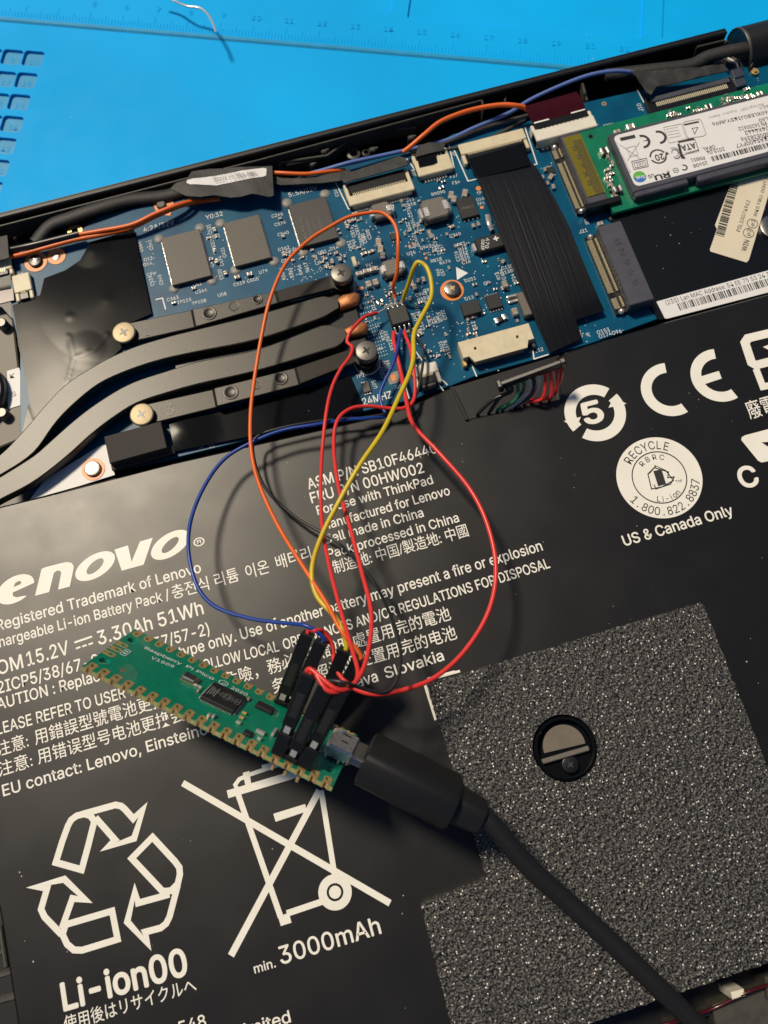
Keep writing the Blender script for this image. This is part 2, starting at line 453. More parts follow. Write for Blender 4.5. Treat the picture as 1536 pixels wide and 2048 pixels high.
a0, a1 = at(0, 32, ZM), at(1020, 119, ZM)
e1 = (a1-a0).normalized(); e2 = Vector((-e1.y, e1.x, 0))
def mloc(u, v):                                     # pixel -> mat coordinates
    p = at(u, v, ZM)-a0; return Vector((p.dot(e1), p.dot(e2)))
def MT(v): return a0+e1*v.x+e2*v.y+Vector((0, 0, v.z-ZM))
def mrect(pix, r=.12):
    q = [mloc(*p) for p in pix]; xs = sorted(p.x for p in q); ys = sorted(p.y for p in q)
    return rrect((xs[0]+xs[1])/2, (ys[0]+ys[1])/2, (xs[2]+xs[3])/2, (ys[2]+ys[3])/2, r)
workmat = thing('repair_mat', 'bright blue silicone repair mat with moulded ruler and numbered pockets under the laptop', 'mat', (0, 5, ZM))
pock = []
for r_ in range(9):
    for c_ in range(4):
        cx, cy = 66-14.2*r_-42.5*c_, 117+43.6*r_-2.8*c_
        w = mloc(cx, cy); pock.append((rrect(w.x-.30, w.y-.27, w.x+.30, w.y+.27, .1), 10+8*r_-c_, w))
P1 = mrect([(300, -140), (793, -100), (790, 29), (300, -12)], .15)
P2 = mrect([(820, -100), (1288, -60), (1288, 79), (828, 39)], .15)
P3 = mrect([(1325, -60), (1900, -10), (1800, 120), (1328, 82)], .15)
holes = [p[0] for p in pock]+[P1, P2, P3]
q0 = mloc(-100, -50)
obj('mat_sheet', MB().holed([(-18, -30), (38, -30), (38, 14), (-18, 14)], holes, -.42, ZM, T=MT), 'mat_rubber', workmat)
b = MB()
for h_ in holes: b.prism(offset_poly(h_, -.01), -.55, -.29, T=MT)
obj('pocket_floor', b, 'mat_recess', workmat)
b = MB()
for h_ in [P1, P2, P3]: b.prism(offset_poly(h_, -.01), -.40, -.27, T=MT)
obj('tray_floor', b, 'mat_rubber', workmat)
# ruler
xA, xB = -6.0, mloc(1290, 150).x
b = MB().cbox(((xA+xB)/2, -.10, ZM+.004), (xB-xA, .15, .05), .024, T=MT)
b.cbox(((xA+xB)/2, -.19, ZM+.002), (xB-xA, .035, .03), .012, T=MT)
obj('ruler_edge', b, 'mat_recess', workmat)
n10 = mloc(504, 66).x; step = (mloc(1176, 118).x-n10)/10
b = MB()
for k in range(-140, 116):
    x = n10+step*k/10; l = .42 if k % 10 == 0 else (.30 if k % 5 == 0 else .20)
    b.cbox((x, .02+l/2, ZM+.000), (.032, l, .02), .01, T=MT)
obj('ruler_tick', b, 'mat_rubber', workmat, kind='stuff')
for k in range(5, 22):
    b = MB(); x = n10+step*(k-10)+.03
    vs, fs = glyphs(str(k)); w = max(v[0] for v in vs); s_ = .34
    for dz in (0.0,):
        b.add([(x+(v[0]-w/2)*s_, .62+v[1]*s_, ZM+.012) for v in vs], fs, MT)
    for v_, f_ in ((vs, fs),):
        b.add([(x+(v[0]-w/2)*s_+.012, .62+v[1]*s_+.010, ZM+.006) for v in v_], f_, MT)
    obj('numeral', b, 'mat_rubber', workmat)
for h_, num, w in pock:
    vs, fs = glyphs(str(num)); ww = max(v[0] for v in vs)
    obj('numeral', MB().add([(w.x+(v[0]-ww/2)*.34, w.y-.14+v[1]*.34, -.285) for v in vs], fs, MT), 'mat_rubber', workmat)
b = MB().tube([at(318, -12, .25), at(345, 0, .2), at(372, 12, .3), at(398, 16, .35), at(413, 26, .4), at(425, 45, .5), at(432, 65, .55)], .035)
t = tag(obj('scrap_wire', b, 'tin', smooth=60), 'short bent bare tinned wire lying on the blue mat by the ruler', 'wire')

# ================================================================== CHASSIS
YB = at(512, 308, 2.2).y; XH = at(1458, 67, 2.2).x
chassis = thing('laptop_base', 'black open laptop base frame whose thin rim runs diagonally across the blue mat', 'laptop', (0, 5, 0))
XL, XR, YF = -11.2, 21.5, -8.6
b = MB().prism([(XL, YF), (XR, YF), (XR, YB+.15), (XL, YB+.15)], ZM+.02, 1.30)
obj('inner_floor', b, 'chassis_black', chassis)
b = MB().cbox(((XL+XH)/2, YB+.10, 1.2), (XH-XL, .14, 2.0), .03)
b.cbox(((XL+XH)/2, YB+.185, 2.15), (XH-XL, .05, .06), .015)
obj('rear_rim', b, 'chassis_black', chassis)
b = MB().cbox(((XL+XR)/2, YF-.02, 1.15), (XR-XL, .16, 1.9), .04); obj('front_rim', b, 'chassis_black', chassis)
b = MB().cbox((XL-.02, (YF+YB)/2, 1.15), (.16, YB-YF, 1.9), .04); obj('side_rim', b, 'chassis_black', chassis)
def seg(pix, z, w, h, m, name='rib', smooth=0):
    b = MB()
    for (p, q) in zip(pix[:-1], pix[1:]):
        A, B = at(*p, z), at(*q, z); d = B-A; l = d.length; d.normalize()
        b.cbox((A+B)/2, (l+w*.5, w, h), w*.3, ax=(d, Vector((-d.y, d.x, 0)), Vector((0, 0, 1))))
    return obj(name, b, m, chassis, smooth)
seg([(0, 466), (520, 333), (962, 214), (966, 232)], 1.85, .045, .5, 'chassis_grey')
seg([(1008, 214), (1010, 200), (1130, 168), (1136, 150), (1310, 118)], 1.8, .05, .4, 'chassis_grey')
seg([(560, 332), (655, 318), (700, 286), (760, 268), (830, 262)], 1.75, .06, .3, 'chassis_grey')
seg([(575, 335), (650, 320)], 1.7, .09, .3, 'chassis_grey')
seg([(1390, 105), (1444, 92)], 1.95, .05, .4, 'chassis_grey'); seg([(1496, 145), (1506, 122), (1600, 95)], 1.9, .05, .4, 'chassis_grey')
seg([(1163, 175), (1172, 208)], 1.8, .07, .3, 'chassis_grey')
seg([(290, 440), (330, 425)], 1.7, .06, .3, 'chassis_grey')
for (x, y, z, s_) in ((648, 303, 1.9, .16), (625, 330, 1.9, .13), (745, 300, 1.85, .17), (967, 216, 1.9, .1), (1397, 98, 2.0, .16), (1444, 87, 2.0, .18), (1136, 158, 1.9, .12), (822, 276, 1.8, .16), (560, 330, 1.8, .12), (103, 466, 1.9, .08), (30, 478, 1.9, .07), (970, 263, 1.7, .13)):
    p = at(x, y, z); obj('clip', MB().cbox(p-Vector((0, 0, .2)), (s_, s_*.8, .5), .03).cbox(p+Vector((s_*.5, 0, .0)), (s_*.7, s_*.4, .12), .02), 'chassis_grey', chassis)
for (x, y, r_) in ((707, 307, .17), (732, 305, .1), (322, 411, .15)):
    p = at(x, y, 1.7)
    obj('screw_boss', MB().lathe([(r_, -.4), (r_, .0), (r_*.62, .02), (r_*.55, -.3)], p, 20, cap=False), 'chassis_grey', chassis, 50)
p = at(322, 409, 2.0); obj('locating_peg', MB().lathe([(.12, -.4), (.12, .0), (.09, .03)], p, 20), 'chassis_grey', chassis, 40)
# front edge clutter under the foam pad
seg([(840, 2080), (1170, 1992), (1380, 1940), (1560, 1885)], 2.05, .22, .5, 'chassis_black', 'front_strip')
seg([(0, 1905), (26, 1895)], 1.8, .1, .3, 'chassis_grey'); seg([(0, 1950), (34, 1940)], 1.8, .1, .3, 'chassis_grey'); seg([(0, 2000), (38, 1990)], 1.8, .12, .3, 'chassis_grey')
seg([(8, 1850), (20, 1930)], 1.8, .08, .4, 'chassis_grey')
for pl, z, m, nm in (([(1425, 2010), (1560, 1965), (1600, 2100), (1440, 2110)], 1.75, 'chassis_grey', 'metal_plate'), ([(1462, 1985), (1488, 1978), (1492, 1992), (1466, 2000)], 2.0, 'white_plastic', 'spacer_block'),
                     ([(1530, 1955), (1560, 1945), (1566, 1990), (1536, 2000)], 1.9, 'chassis_grey', 'spacer_block'), ([(1330, 2046), (1420, 2018), (1425, 2030), (1335, 2060)], 1.6, 'chassis_grey', 'spacer_block'), ([(1180, 2010), (1215, 2000), (1220, 2030), (1190, 2040)], 1.85, 'cream_plastic', 'spacer_block')):
    P = [at(*q, z) for q in pl]; obj(nm, MB().prism(P, 1.31, z, .02), m, chassis)
tag(obj('red_lead', MB().tube([at(1290, 2060, 1.8), at(1340, 2046, 1.95), at(1420, 2020, 1.8), at(1500, 1982, 2.0), at(1570, 1960, 1.8)], .03), 'maroon_film', smooth=60), 'short dark red lead tucked under the lower edge of the foam pad', 'wire')
# hinge cover
hp = at(1530, 95, 2.0)
hb = MB(); HX = (Vector((0, 1, 0)), Vector((0, 0, 1)), Vector((1, 0, 0)))
hx = at(1478, 98, 2.0)
hb.lathe([(0, .03), (.50, .03), (.56, 0), (.60, .03), (.61, .08), (.61, 8)], (hx.x, hx.y-.02, 1.85), 48, ax=HX)
t = thing('hinge_cover', 'rounded black hinge barrel at the top right corner of the laptop', 'hinge', (hx.x+1, hx.y, 1.5))
obj('barrel', hb, 'chassis_black', t, 50)
obj('hinge_rim', MB().lathe([(.60, -.01), (.618, .02), (.618, .05), (.60, .06)], (hx.x, hx.y-.02, 1.85), 48, ax=HX, cap=False), 'chassis_grey', t, 50)

# ================================================================== CIRCUIT BOARD
board = thing('circuit_board', 'dark blue laptop mainboard crowded with chips, connectors and white lettering', 'circuit board', at(800, 560, 1.8))
bp_ = [(20, 508), (150, 470), (196, 432), (385, 388), (560, 362), (700, 330), (870, 290), (905, 268), (1060, 232), (1180, 202), (1290, 178), (1300, 150), (1480, 125), (1800, 40), (1950, 470), (1536, 583), (1440, 610), (1435, 602), (1330, 632), (1190, 684), (1130, 702), (950, 752), (905, 770), (830, 797), (340, 918), (228, 940), (225, 950), (160, 968), (60, 990), (40, 860), (40, 700), (22, 620)]
obj('substrate', MB().prism([at(*p) for p in bp_], 1.83, ZB, .01), 'pcb_blue', board)

SILK = MB()
def silk(s, x, y, cap=6.5, v=False, bold=.01, z=ZB+.004, k=1.0):
    p = at(x, y, z); vs, fs = glyphs(s, bold); w = max(q[0] for q in vs); sc_ = cap*1.22/92.0/CAP
    ks = sc_*k*.92
    if not v: SILK.add([(p.x+(q[0]-w/2)*ks, p.y+(q[1]-CAP/2)*sc_, z) for q in vs], fs)
    else: SILK.add([(p.x-(q[1]-CAP/2)*sc_, p.y+(q[0]-w/2)*ks, z) for q in vs], fs)
def sline(pts, w=.028, closed=False): ribbon2d(SILK, pts, w, ZB+.004, closed)
def wrect(pix, g=.03, w=.026):                       # silk box round a part, square to the board
    x0, y0, x1, y1 = bbox(pix, ZB); x0 -= g; y0 -= g; x1 += g; y1 += g
    b = SILK; z = ZB+.0045
    for q in ((x0, y0, x1, y0+w), (x0, y1-w, x1, y1), (x0, y0+w, x0+w, y1-w), (x1-w, y0+w, x1, y1-w)):
        b.add([(q[0], q[1], z), (q[2], q[1], z), (q[2], q[3], z), (q[0], q[3], z)], [(0, 1, 2, 3)])
for a in (('4:2A/32V', 317, 452, 10, 0), ('Y0:32', 428, 431, 9, 0), ('5:.5A/32V', 605, 383, 9, 0), ('C246', 554, 430), ('C574', 560, 447), ('C540', 566, 467), ('U79', 526, 543), ('C519', 478, 567), ('C505', 505, 560),
          ('U82', 394, 569), ('C364', 402, 582), ('U58', 444, 589), ('C363', 345, 597), ('TP115', 368, 602), ('TP108', 398, 604), ('O13', 296, 518), ('O14', 295, 528), ('C76', 302, 548),
          ('U81', 644, 504), ('D14', 668, 496), ('J11', 820, 399), ('C518', 820, 409), ('F27', 907, 352), ('F34', 912, 365), ('R9090', 876, 386), ('C769', 910, 470), ('U26', 822, 506), ('RJ45', 828, 492), ('C942', 851, 494),
          ('R818', 872, 520), ('R474', 890, 524), ('Y6', 736, 530), ('D251', 940, 559), ('O8', 973, 566), ('O13', 938, 596), ('R445', 865, 638), ('C683', 868, 644), ('C722', 888, 630, 6, 1), ('RT15', 880, 634, 6, 1),
          ('J20', 796, 773), ('H4', 760, 697), ('TP109', 726, 750), ('U75', 749, 769, 6.5, 1), ('C222', 764, 745, 6.5, 1), ('R800', 770, 732, 6, 1), ('R799', 778, 730, 6, 1), ('R322', 782, 690, 6.5, 1), ('R697', 774, 672, 6.5, 1), ('R779', 765, 670, 6.5, 1),
          ('O103', 884, 694, 6.5, 1), ('C678', 893, 692, 6.5, 1), ('D12', 746, 612, 6.5, 1), ('U49', 829, 634, 6.5, 1), ('R674', 836, 622, 6.5, 1), ('C131', 843, 650, 6.5, 1), ('C943', 842, 588, 6.5, 0), ('C152', 846, 597, 6.5, 0), ('C92', 855, 580, 6.5, 0),
          ('C216', 914, 513, 6.5, 1), ('G11', 922, 488), ('G12', 924, 495), ('G13', 926, 502), ('G14', 928, 509), ('G15', 930, 516), ('G16', 932, 524), ('C130', 1014, 534), ('C1309', 1016, 543), ('RT3', 996, 552, 6.5, 1), ('C424', 1005, 549, 6.5, 1), ('R724', 1028, 558, 6.5, 1),
          ('O153', 1206, 662, 7), ('O174', 1210, 670, 7), ('O96', 1233, 664, 7), ('J41', 905, 306, 7, 1), ('J18', 827, 346, 7, 1), ('R294', 1217, 250, 6.5), ('J10', 1280, 215, 8, 1), ('S4', 1470, 148, 7), ('40', 1484, 172, 7), ('J12', 1078, 700, 6.5, 0), ('F12', 948, 651, 7, 1),
          ('J13', 1088, 654, 7, 1), ('TP', 958, 386, 6, 0), ('O16', 960, 398, 6, 0), ('TP1', 962, 407, 6, 0), ('C300', 737, 469, 6.5, 1), ('C880', 728, 477, 6.5, 1), ('C889', 722, 481, 6.5, 1), ('C952', 700, 492, 6.5, 1), ('C946', 708, 489, 6.5, 1), ('C811', 705, 465, 6.5, 1), ('C816', 714, 460, 6.5, 1), ('C347', 672, 384, 6.5, 1),
          ('C376', 819, 425, 6.5, 1), ('R624', 827, 448, 6, 1), ('U32', 817, 452, 6.5, 1), ('C1304', 838, 456, 6, 1), ('C6311', 830, 477, 6, 1), ('C1305', 868, 480, 6, 1), ('RJ34', 868, 497, 6, 1), ('C935', 876, 500, 6, 1), ('R817', 884, 498, 6, 1), ('R66', 876, 545, 6, 1), ('C57', 885, 545, 6, 1),
          ('C205', 632, 520, 6.5, 1), ('R617', 613, 535, 6.5, 1), ('R456', 600, 540, 6.5, 1), ('R360', 582, 546, 6.5, 1), ('R361', 566, 550, 6.5, 1), ('C362', 567, 497), ('C434', 583, 500), ('C551', 574, 520, 6.5), ('R9021', 426, 474, 6.5), ('R9020', 427, 493, 6.5, 1), ('C531', 419, 459, 6.5, 1), ('C489', 422, 524, 6.5, 1), ('C574', 442, 522, 6.5, 1), ('C431', 447, 505, 6.5, 1), ('C530', 441, 549, 6.5, 1),
          ('C564', 281, 494, 6.5, 1), ('C541', 301, 490, 6.5, 1), ('C539', 303, 562, 6.5, 1), ('C545', 321, 560, 6.5, 1), ('C45', 1160, 668, 6, 1), ('J8', 1176, 670, 6, 1), ('GND', 1120, 690, 5, 0), ('L65', 664, 832, 6), ('J3', 402, 895, 6), ('01', 423, 892, 6), ('J21', 1166, 462, 7), ('IP10', 1172, 441, 6, 1)):
    silk(*a)
write(SILK, '24MHZ', (727, 811), (785, 795), 14, ZB+.004, .012)
for p in ([(312, 599), (325, 596), (331, 618)], [(670, 362), (697, 418), (715, 414), (716, 420)], [(814, 318), (842, 356)], [(898, 290), (908, 335), (903, 337)], [(907, 297), (936, 362), (958, 357)], [(1050, 255), (1074, 328), (1064, 330)], [(1062, 255), (1074, 293), (1096, 288)],
          [(828, 698), (893, 790)], [(943, 729), (953, 752)], [(1065, 692), (1068, 718), (1096, 709)], [(1275, 180), (1302, 232)], [(1158, 291), (1190, 284)], [(800, 738), (818, 796)], [(861, 737), (894, 769)], [(1187, 250), (1196, 262), (1150, 275)], [(1280, 412), (1327, 404)], [(780, 425), (786, 410), (790, 440)]): sline(p)
pt_ = [(912, 534), (914, 560), (936, 546)]; pxpoly(SILK, pt_[::-1], ZB+.0045)
# solder points and vias
VIA = MB(); hexa = [(math.cos(R(60*i)), math.sin(R(60*i))) for i in range(6)]
def dot(p, r, mb=None): (mb or VIA).add([(p.x+r*c, p.y+r*s_, ZB+.003) for c, s_ in hexa], [(0, 1, 2, 3, 4, 5)])
rg = random.Random(3)
for (x0, y0, x1, y1, n_) in ((640, 500, 700, 550, 60), (690, 430, 760, 500, 50), (800, 380, 860, 520, 90), (840, 560, 880, 640, 40), (820, 650, 880, 720, 60), (960, 560, 1040, 640, 50), (1130, 620, 1180, 690, 40), (860, 640, 960, 680, 50), (560, 490, 660, 540, 60), (290, 480, 315, 570, 25), (410, 450, 460, 560, 40), (1170, 650, 1290, 680, 14), (960, 735, 1080, 745, 14), (700, 430, 1000, 620, 150), (900, 430, 1000, 560, 40), (1060, 260, 1110, 340, 30), (1180, 240, 1230, 262, 30), (800, 620, 860, 700, 40), (900, 720, 930, 760, 12), (740, 440, 860, 600, 80), (700, 610, 760, 690, 60), (270, 480, 640, 600, 60), (1460, 150, 1536, 190, 40)):
    for _ in range(int(n_*.38)): dot(at(rg.uniform(x0, x1), rg.uniform(y0, y1)), rg.uniform(.009, .015))
for j in range(9):
    for i in range(7): dot(at(707+i*5+j*3, 583+j*9-i*1.5), .012)
for j in range(9):
    for i in range(6): dot(at(733+i*5+j*2, 660+j*7-i*1.5), .012)
for j in range(26): dot(at(560+j*3, 548+rg.uniform(-12, 12)), .012)
obj('silkscreen_print', SILK, 'silk', board, kind='stuff')
obj('solder_points', VIA, 'silk', board, kind='stuff')
# copper test pads
for x, y, r_ in ((957, 377, .065), (964, 415, .045), (819, 492, .03), (826, 487, .03), (849, 508, .03), (852, 516, .03), (724, 576, .04), (717, 578, .03)):
    obj('test_pad', MB().lathe([(r_, 0), (r_, .006), (r_*.8, .008)], at(x, y), 16), 'orange_ring', board)
obj('test_pad', MB().prism([at(*q) for q in ((773, 748), (795, 742), (801, 764), (779, 770))], ZB, ZB+.01), 'pad_grey', board)
obj('test_pad', MB().prism([at(*q) for q in ((780, 752), (791, 749), (792, 761), (785, 763))], ZB+.01, ZB+.018), 'orange_ring', board)
for x, y in ((1208, 208), (1086, 297), (1134, 285)):
    obj('plated_hole', MB().lathe([(.06, 0), (.06, .01), (.03, .01), (.028, -.03)], at(x, y), 16), 'gold', board)
# glue dots at the corners of the memory chips
for x, y in ((318, 478), (400, 456), (348, 577), (424, 561), (441, 447), (471, 540), (548, 523), (606, 504), (574, 406), (650, 388), (682, 486)):
    obj('glue_dot', MB().lathe([(.13, 0), (.125, .012), (.06, .03)], at(x, y), 18), 'pad_grey', board, 60)

def chip(name, pix, h, m='chip_black', ch=.012, z0=ZB, label=None, parent=None):
    x0, y0, x1, y1 = bbox(pix, z0+h)
    b = MB().cbox(((x0+x1)/2, (y0+y1)/2, z0+h/2+.01), (x1-x0, y1-y0, h-.01), ch)
    o = obj(name, b, m, parent or board, label=label); return o, (x0, y0, x1, y1)
def chipsub(name, c, bx, h, mb, m): return obj(name, mb, m, c)
for pix, lab in (([(322, 475), (401, 458), (421, 551), (344, 572)], None), ([(447, 450), (516, 425), (543, 512), (471, 536)], None), ([(575, 410), (653, 393), (676, 478), (601, 492)], 'memory chip with faint maker lettering')):
    o, bx = chip('memory_chip', pix, .12, 'chip_black' if not lab else 'chip_dim', label=lab)
    f = MB().cbox(((bx[0]+bx[2])/2, (bx[1]+bx[3])/2, ZB+.01), (bx[2]-bx[0]+.05, bx[3]-bx[1]-.06, .02), .004); obj('solder_edge', f, 'tin', o)
    if lab:
        b = MB()
        for i, s_ in enumerate(('ELPIDA', 'TAIWAN', 'W4032BABG', '1518ON3')):
            vs, fs = glyphs(s_); ww = max(v[0] for v in vs); L_ = .62 if i == 0 else .5
            X = bx[0]+.22+.14*i; b.add([(X-v[1]*.13, bx[1]+.18+v[0]*L_/ww, ZB+.130) for v in vs], fs)
        obj('chip_lettering', b, 'chip_mark', o)
def ic(name, pix, h, npins, m='chip_dark', text=None, pw=.04, pl=.06, top=True, silkbox=True):
    o, bx = chip(name, pix, h, m)
    n_ = npins
    for side in ((1, 0) if top else (0,)):
        for i in range(n_):
            x = bx[0]+(bx[2]-bx[0])*(i+.5)/n_; y = bx[3]+pl*.5-.01 if side else bx[1]-pl*.5+.01
            obj('pin', MB().cbox((x, y, ZB+.02), (pw, pl, .03), .01), 'tin', o)
    if text:
        vs, fs = glyphs(text); ww = max(v[0] for v in vs); L_ = (bx[2]-bx[0])*.75
        obj('chip_lettering', MB().add([((bx[0]+bx[2])/2+(v[0]-ww/2)*L_/ww, (bx[1]+bx[3])/2+v[1]*L_/ww-.04, ZB+h+.009) for v in vs], fs), 'chip_mark', o)
    if silkbox: pass
    return o, bx
bios, bbx = chip('flash_chip', [(771, 615), (812, 610), (823, 643), (784, 650)], .2, 'chip_dark', .03, label='eight-legged black flash chip with wires soldered to its legs')
for i in range(4):
    x = bbx[0]+(bbx[2]-bbx[0])*(i+.5)/4
    for s_, y in ((1, bbx[3]), (-1, bbx[1])):
        P = [Vector((x, y-.02*s_, ZB+.11)), Vector((x, y+.05*s_, ZB+.11)), Vector((x, y+.08*s_, ZB+.02)), Vector((x, y+.16*s_, ZB+.015))]
        obj('pin', MB().tube(P, .022, 6, 3), 'tin', bios, 60)
        obj('solder_blob', MB().lathe([(.062, 0), (.058, .04), (.035, .085), (.008, .11)], P[-1]-Vector((0, 0, .02)), 10), 'tin', bios, 60)
ic('power_transistor', [(912, 400), (946, 390), (957, 428), (923, 440)], .1, 4, 'chip_dark', '4P8622')
ic('power_chip', [(970, 592), (998, 585), (1005, 612), (978, 620)], .09, 5, 'chip_dark')
ic('small_chip', [(1094, 334), (1108, 331), (1111, 346), (1097, 349)], .06, 3, 'chip_dark')
ic('small_chip', [(779, 466), (797, 463), (800, 477), (783, 480)], .07, 3, 'chip_dark')
ic('small_chip', [(722, 767), (737, 762), (742, 782), (727, 786)], .07, 3, 'chip_black')
ic('small_chip', [(1280, 390), (1300, 385), (1303, 400), (1284, 405)], .08, 3, 'chip_dark')
ic('diode', [(921, 607), (957, 598), (963, 623), (927, 633)], .14, 1, 'chip_dark', pw=.2)
for pix in ([(910, 397), (947, 387), (960, 433), (923, 446)], [(966, 588), (1000, 580), (1010, 618), (974, 628)], [(916, 603), (960, 592), (966, 625), (922, 637)], [(702, 508), (714, 505), (722, 540), (710, 544)], [(1012, 582), (1035, 576), (1045, 607), (1022, 612)],
            [(848, 698), (870, 691), (878, 712), (856, 719)], [(1195, 640), (1210, 637), (1214, 654), (1199, 657)], [(1215, 636), (1230, 633), (1234, 650), (1220, 654)], [(984, 632), (1014, 624), (1018, 640), (988, 648)], [(1190, 441), (1210, 436), (1214, 449), (1195, 455)], [(944, 562), (956, 559), (959, 574), (946, 577)], [(723, 432), (750, 425), (763, 455), (742, 460)]): wrect(pix)

def inductor(c, w, h, H, terms):
    p = at(c[0], c[1], ZB+H); k = .28
    poly = [(-.5, -.5+k*.5), (-.5+k*.5, -.5), (.5-k*.5, -.5), (.5, -.5+k*.5), (.5, .5-k*.5), (.5-k*.5, .5), (-.5+k*.5, .5), (-.5, .5-k*.5)]
    o = obj('inductor', MB().prism([(p.x+x*w, p.y+y*h) for x, y in poly], ZB+.02, ZB+H, .03), 'ferrite', board)
    obj('inductor_base', MB().cbox((p.x, p.y, ZB+.05), (w*1.05, h*1.05, .1), .01), 'chip_dark', o)
    for (x, y, tw, th) in terms:
        q = at(x, y, ZB+H)
        obj('terminal', MB().cbox((q.x, q.y, ZB+H+.002), (tw, th, .03), .012), 'tin', o)
    for sg in (-1, 1):
        obj('terminal', MB().cbox((p.x+sg*w*.55, p.y, ZB+.10), (.09, h*.55, .20), .03), 'tin', o)
    return o
inductor((870, 415), .62, .56, .28, ((853, 424, .13, .26), (891, 409, .12, .26)))
inductor((763, 419), .46, .42, .22, ((744, 427, .1, .18), (777, 416, .11, .17)))
inductor((785, 533), .46, .42, .22, ((768, 537, .1, .18), (800, 530, .11, .17)))
# tantalum capacitor partly under the ribbon
o, bx = chip('tantalum_capacitor', [(948, 478), (1005, 462), (1014, 490), (957, 506)], .18, 'chip_dark', .03, label='black block capacitor printed 470 and a plus sign')
b = MB(); z = ZB+.191
for s_, dy in (('083F', .0), ('470', -.0)):
    pass
write(b, '470', (972, 476), (970, 496), 7, z, .01); write(b, '083F', (963, 479), (962, 500), 6, z, .01)
obj('chip_lettering', b, 'silk', o)
b = MB(); q = at(992, 477, z); b.cbox(q, (.13, .035, .004), .001).cbox(q+Vector((0, 0, .001)), (.035, .13, .004), .001); obj('plus_mark', b, 'silk', o)
obj('terminal', MB().cbox((bx[0]-.04, (bx[1]+bx[3])/2, ZB+.08), (.09, .22, .14), .02), 'tin', o)
obj('metal_tab', MB().tube([at(975, 430, 2.1), at(978, 445, 2.2), at(984, 460, 2.15)], .06, 8, flat=.4), 'tin', board, 60)
obj('ceramic_block', MB().cbox(at(1050, 610, 2.05), (.25, .62, .18), .02), 'ferrite', board)

# small parts: shared meshes
def small(kind):
    b = MB()
    if kind == 'cap':
        b.cbox((0, 0, .5), (.62, 1, 1), .08)
        return b, 'cap_ceramic'
    if kind == 'res':
        b.cbox((0, 0, .35), (.62, 1, .7), .08); return b, 'chip_dark'
    b.cbox((.36, 0, .52), (.3, 1.04, 1.04), .1); return b, 'tin'
def smesh(kind):
    b, m = small(kind); me = bpy.data.meshes.new(kind); me.from_pydata([tuple(v) for v in b.v], [], b.f); me.materials.append(MATS[m]); return me
ME = {k: smesh(k) for k in ('cap', 'res', 'end')}
def smd(x, y, l, w, h, rz=0, kind='cap', parent=None, z=ZB, name=None):
    p = at(x, y, z+h); p.z = z
    me = ME[kind]
    o = inst(name or ('capacitor' if kind == 'cap' else 'resistor'), me, p, parent or board, R(rz), (l, w, h))
    for a_ in (0, math.pi):
        e = bpy.data.objects.new('solder_end', ME['end']); col.objects.link(e); e.parent = o; e.rotation_euler = (0, 0, a_)
    return o
V9 = 90
for a in ((902, 389, .2, .12, .12, 62), (908, 397, .18, .12, .12, 62), (930, 385, .2, .13, .13, 62), (757, 483, .2, .13, .12, 75), (761, 497, .2, .13, .12, 75), (765, 510, .16, .12, .1, 75), (718, 546, .15, .11, .13, 0), (732, 541, .15, .11, .13, 0), (746, 537, .15, .11, .13, 0),
          (737, 567, .15, .13, .13, 90), (751, 563, .15, .13, .13, 90), (823, 565, .15, .1, .1, 90), (829, 573, .13, .1, .1, 90), (847, 558, .12, .08, .08, 90), (1010, 567, .17, .12, .15, 90), (1030, 622, .17, .13, .14, 90), (1047, 616, .17, .11, .12, 90), (1006, 522, .1, .08, .08, 45), (912, 470, .1, .06, .06, 0),
          (474, 553, .13, .09, .08, 0), (499, 547, .13, .09, .08, 0), (428, 458, .1, .08, .08, 90), (433, 521, .1, .08, .08, 90), (450, 545, .1, .08, .08, 90), (387, 576, .09, .06, .06, 0), (347, 605, .09, .06, .06, 0), (567, 507, .11, .08, .07, 90), (560, 436, .08, .06, .06, 0), (566, 472, .08, .06, .06, 0),
          (862, 471, .12, .09, .08, 90), (858, 463, .1, .08, .08, 90), (904, 452, .12, .07, .07, 10), (947, 450, .1, .08, .08, 90), (957, 447, .1, .07, .07, 90), (935, 637, .1, .07, .07, 90), (945, 632, .1, .07, .07, 90), (953, 588, .08, .06, .06, 90), (1090, 338, .1, .07, .08, 90), (1102, 352, .16, .1, .1, 45), (1107, 372, .12, .08, .08, 80), (1096, 365, .1, .06, .06, 80),
          (1086, 353, .1, .06, .06, 80), (1201, 446, .13, .1, .1, 0), (695, 452, .11, .08, .07, 60), (703, 440, .12, .08, .07, 10), (709, 426, .11, .07, .06, 10), (803, 401, .08, .06, .06, 90), (806, 410, .08, .06, .06, 90), (838, 401, .06, .06, .05, 0), (845, 480, .08, .05, .05, 90), (836, 560, .1, .08, .08, 60),
          (672, 505, .1, .07, .06, 10), (680, 517, .1, .08, .08, 80), (664, 522, .1, .08, .08, 80), (655, 528, .09, .06, .06, 80), (667, 460, .06, .05, .05, 0), (676, 458, .06, .05, .05, 0), (680, 466, .06, .05, .05, 0), (742, 502, .14, .07, .06, 10), (728, 506, .14, .07, .06, 10), (820, 596, .1, .06, .06, 70), (852, 604, .08, .05, .05, 90)):
    smd(*a)
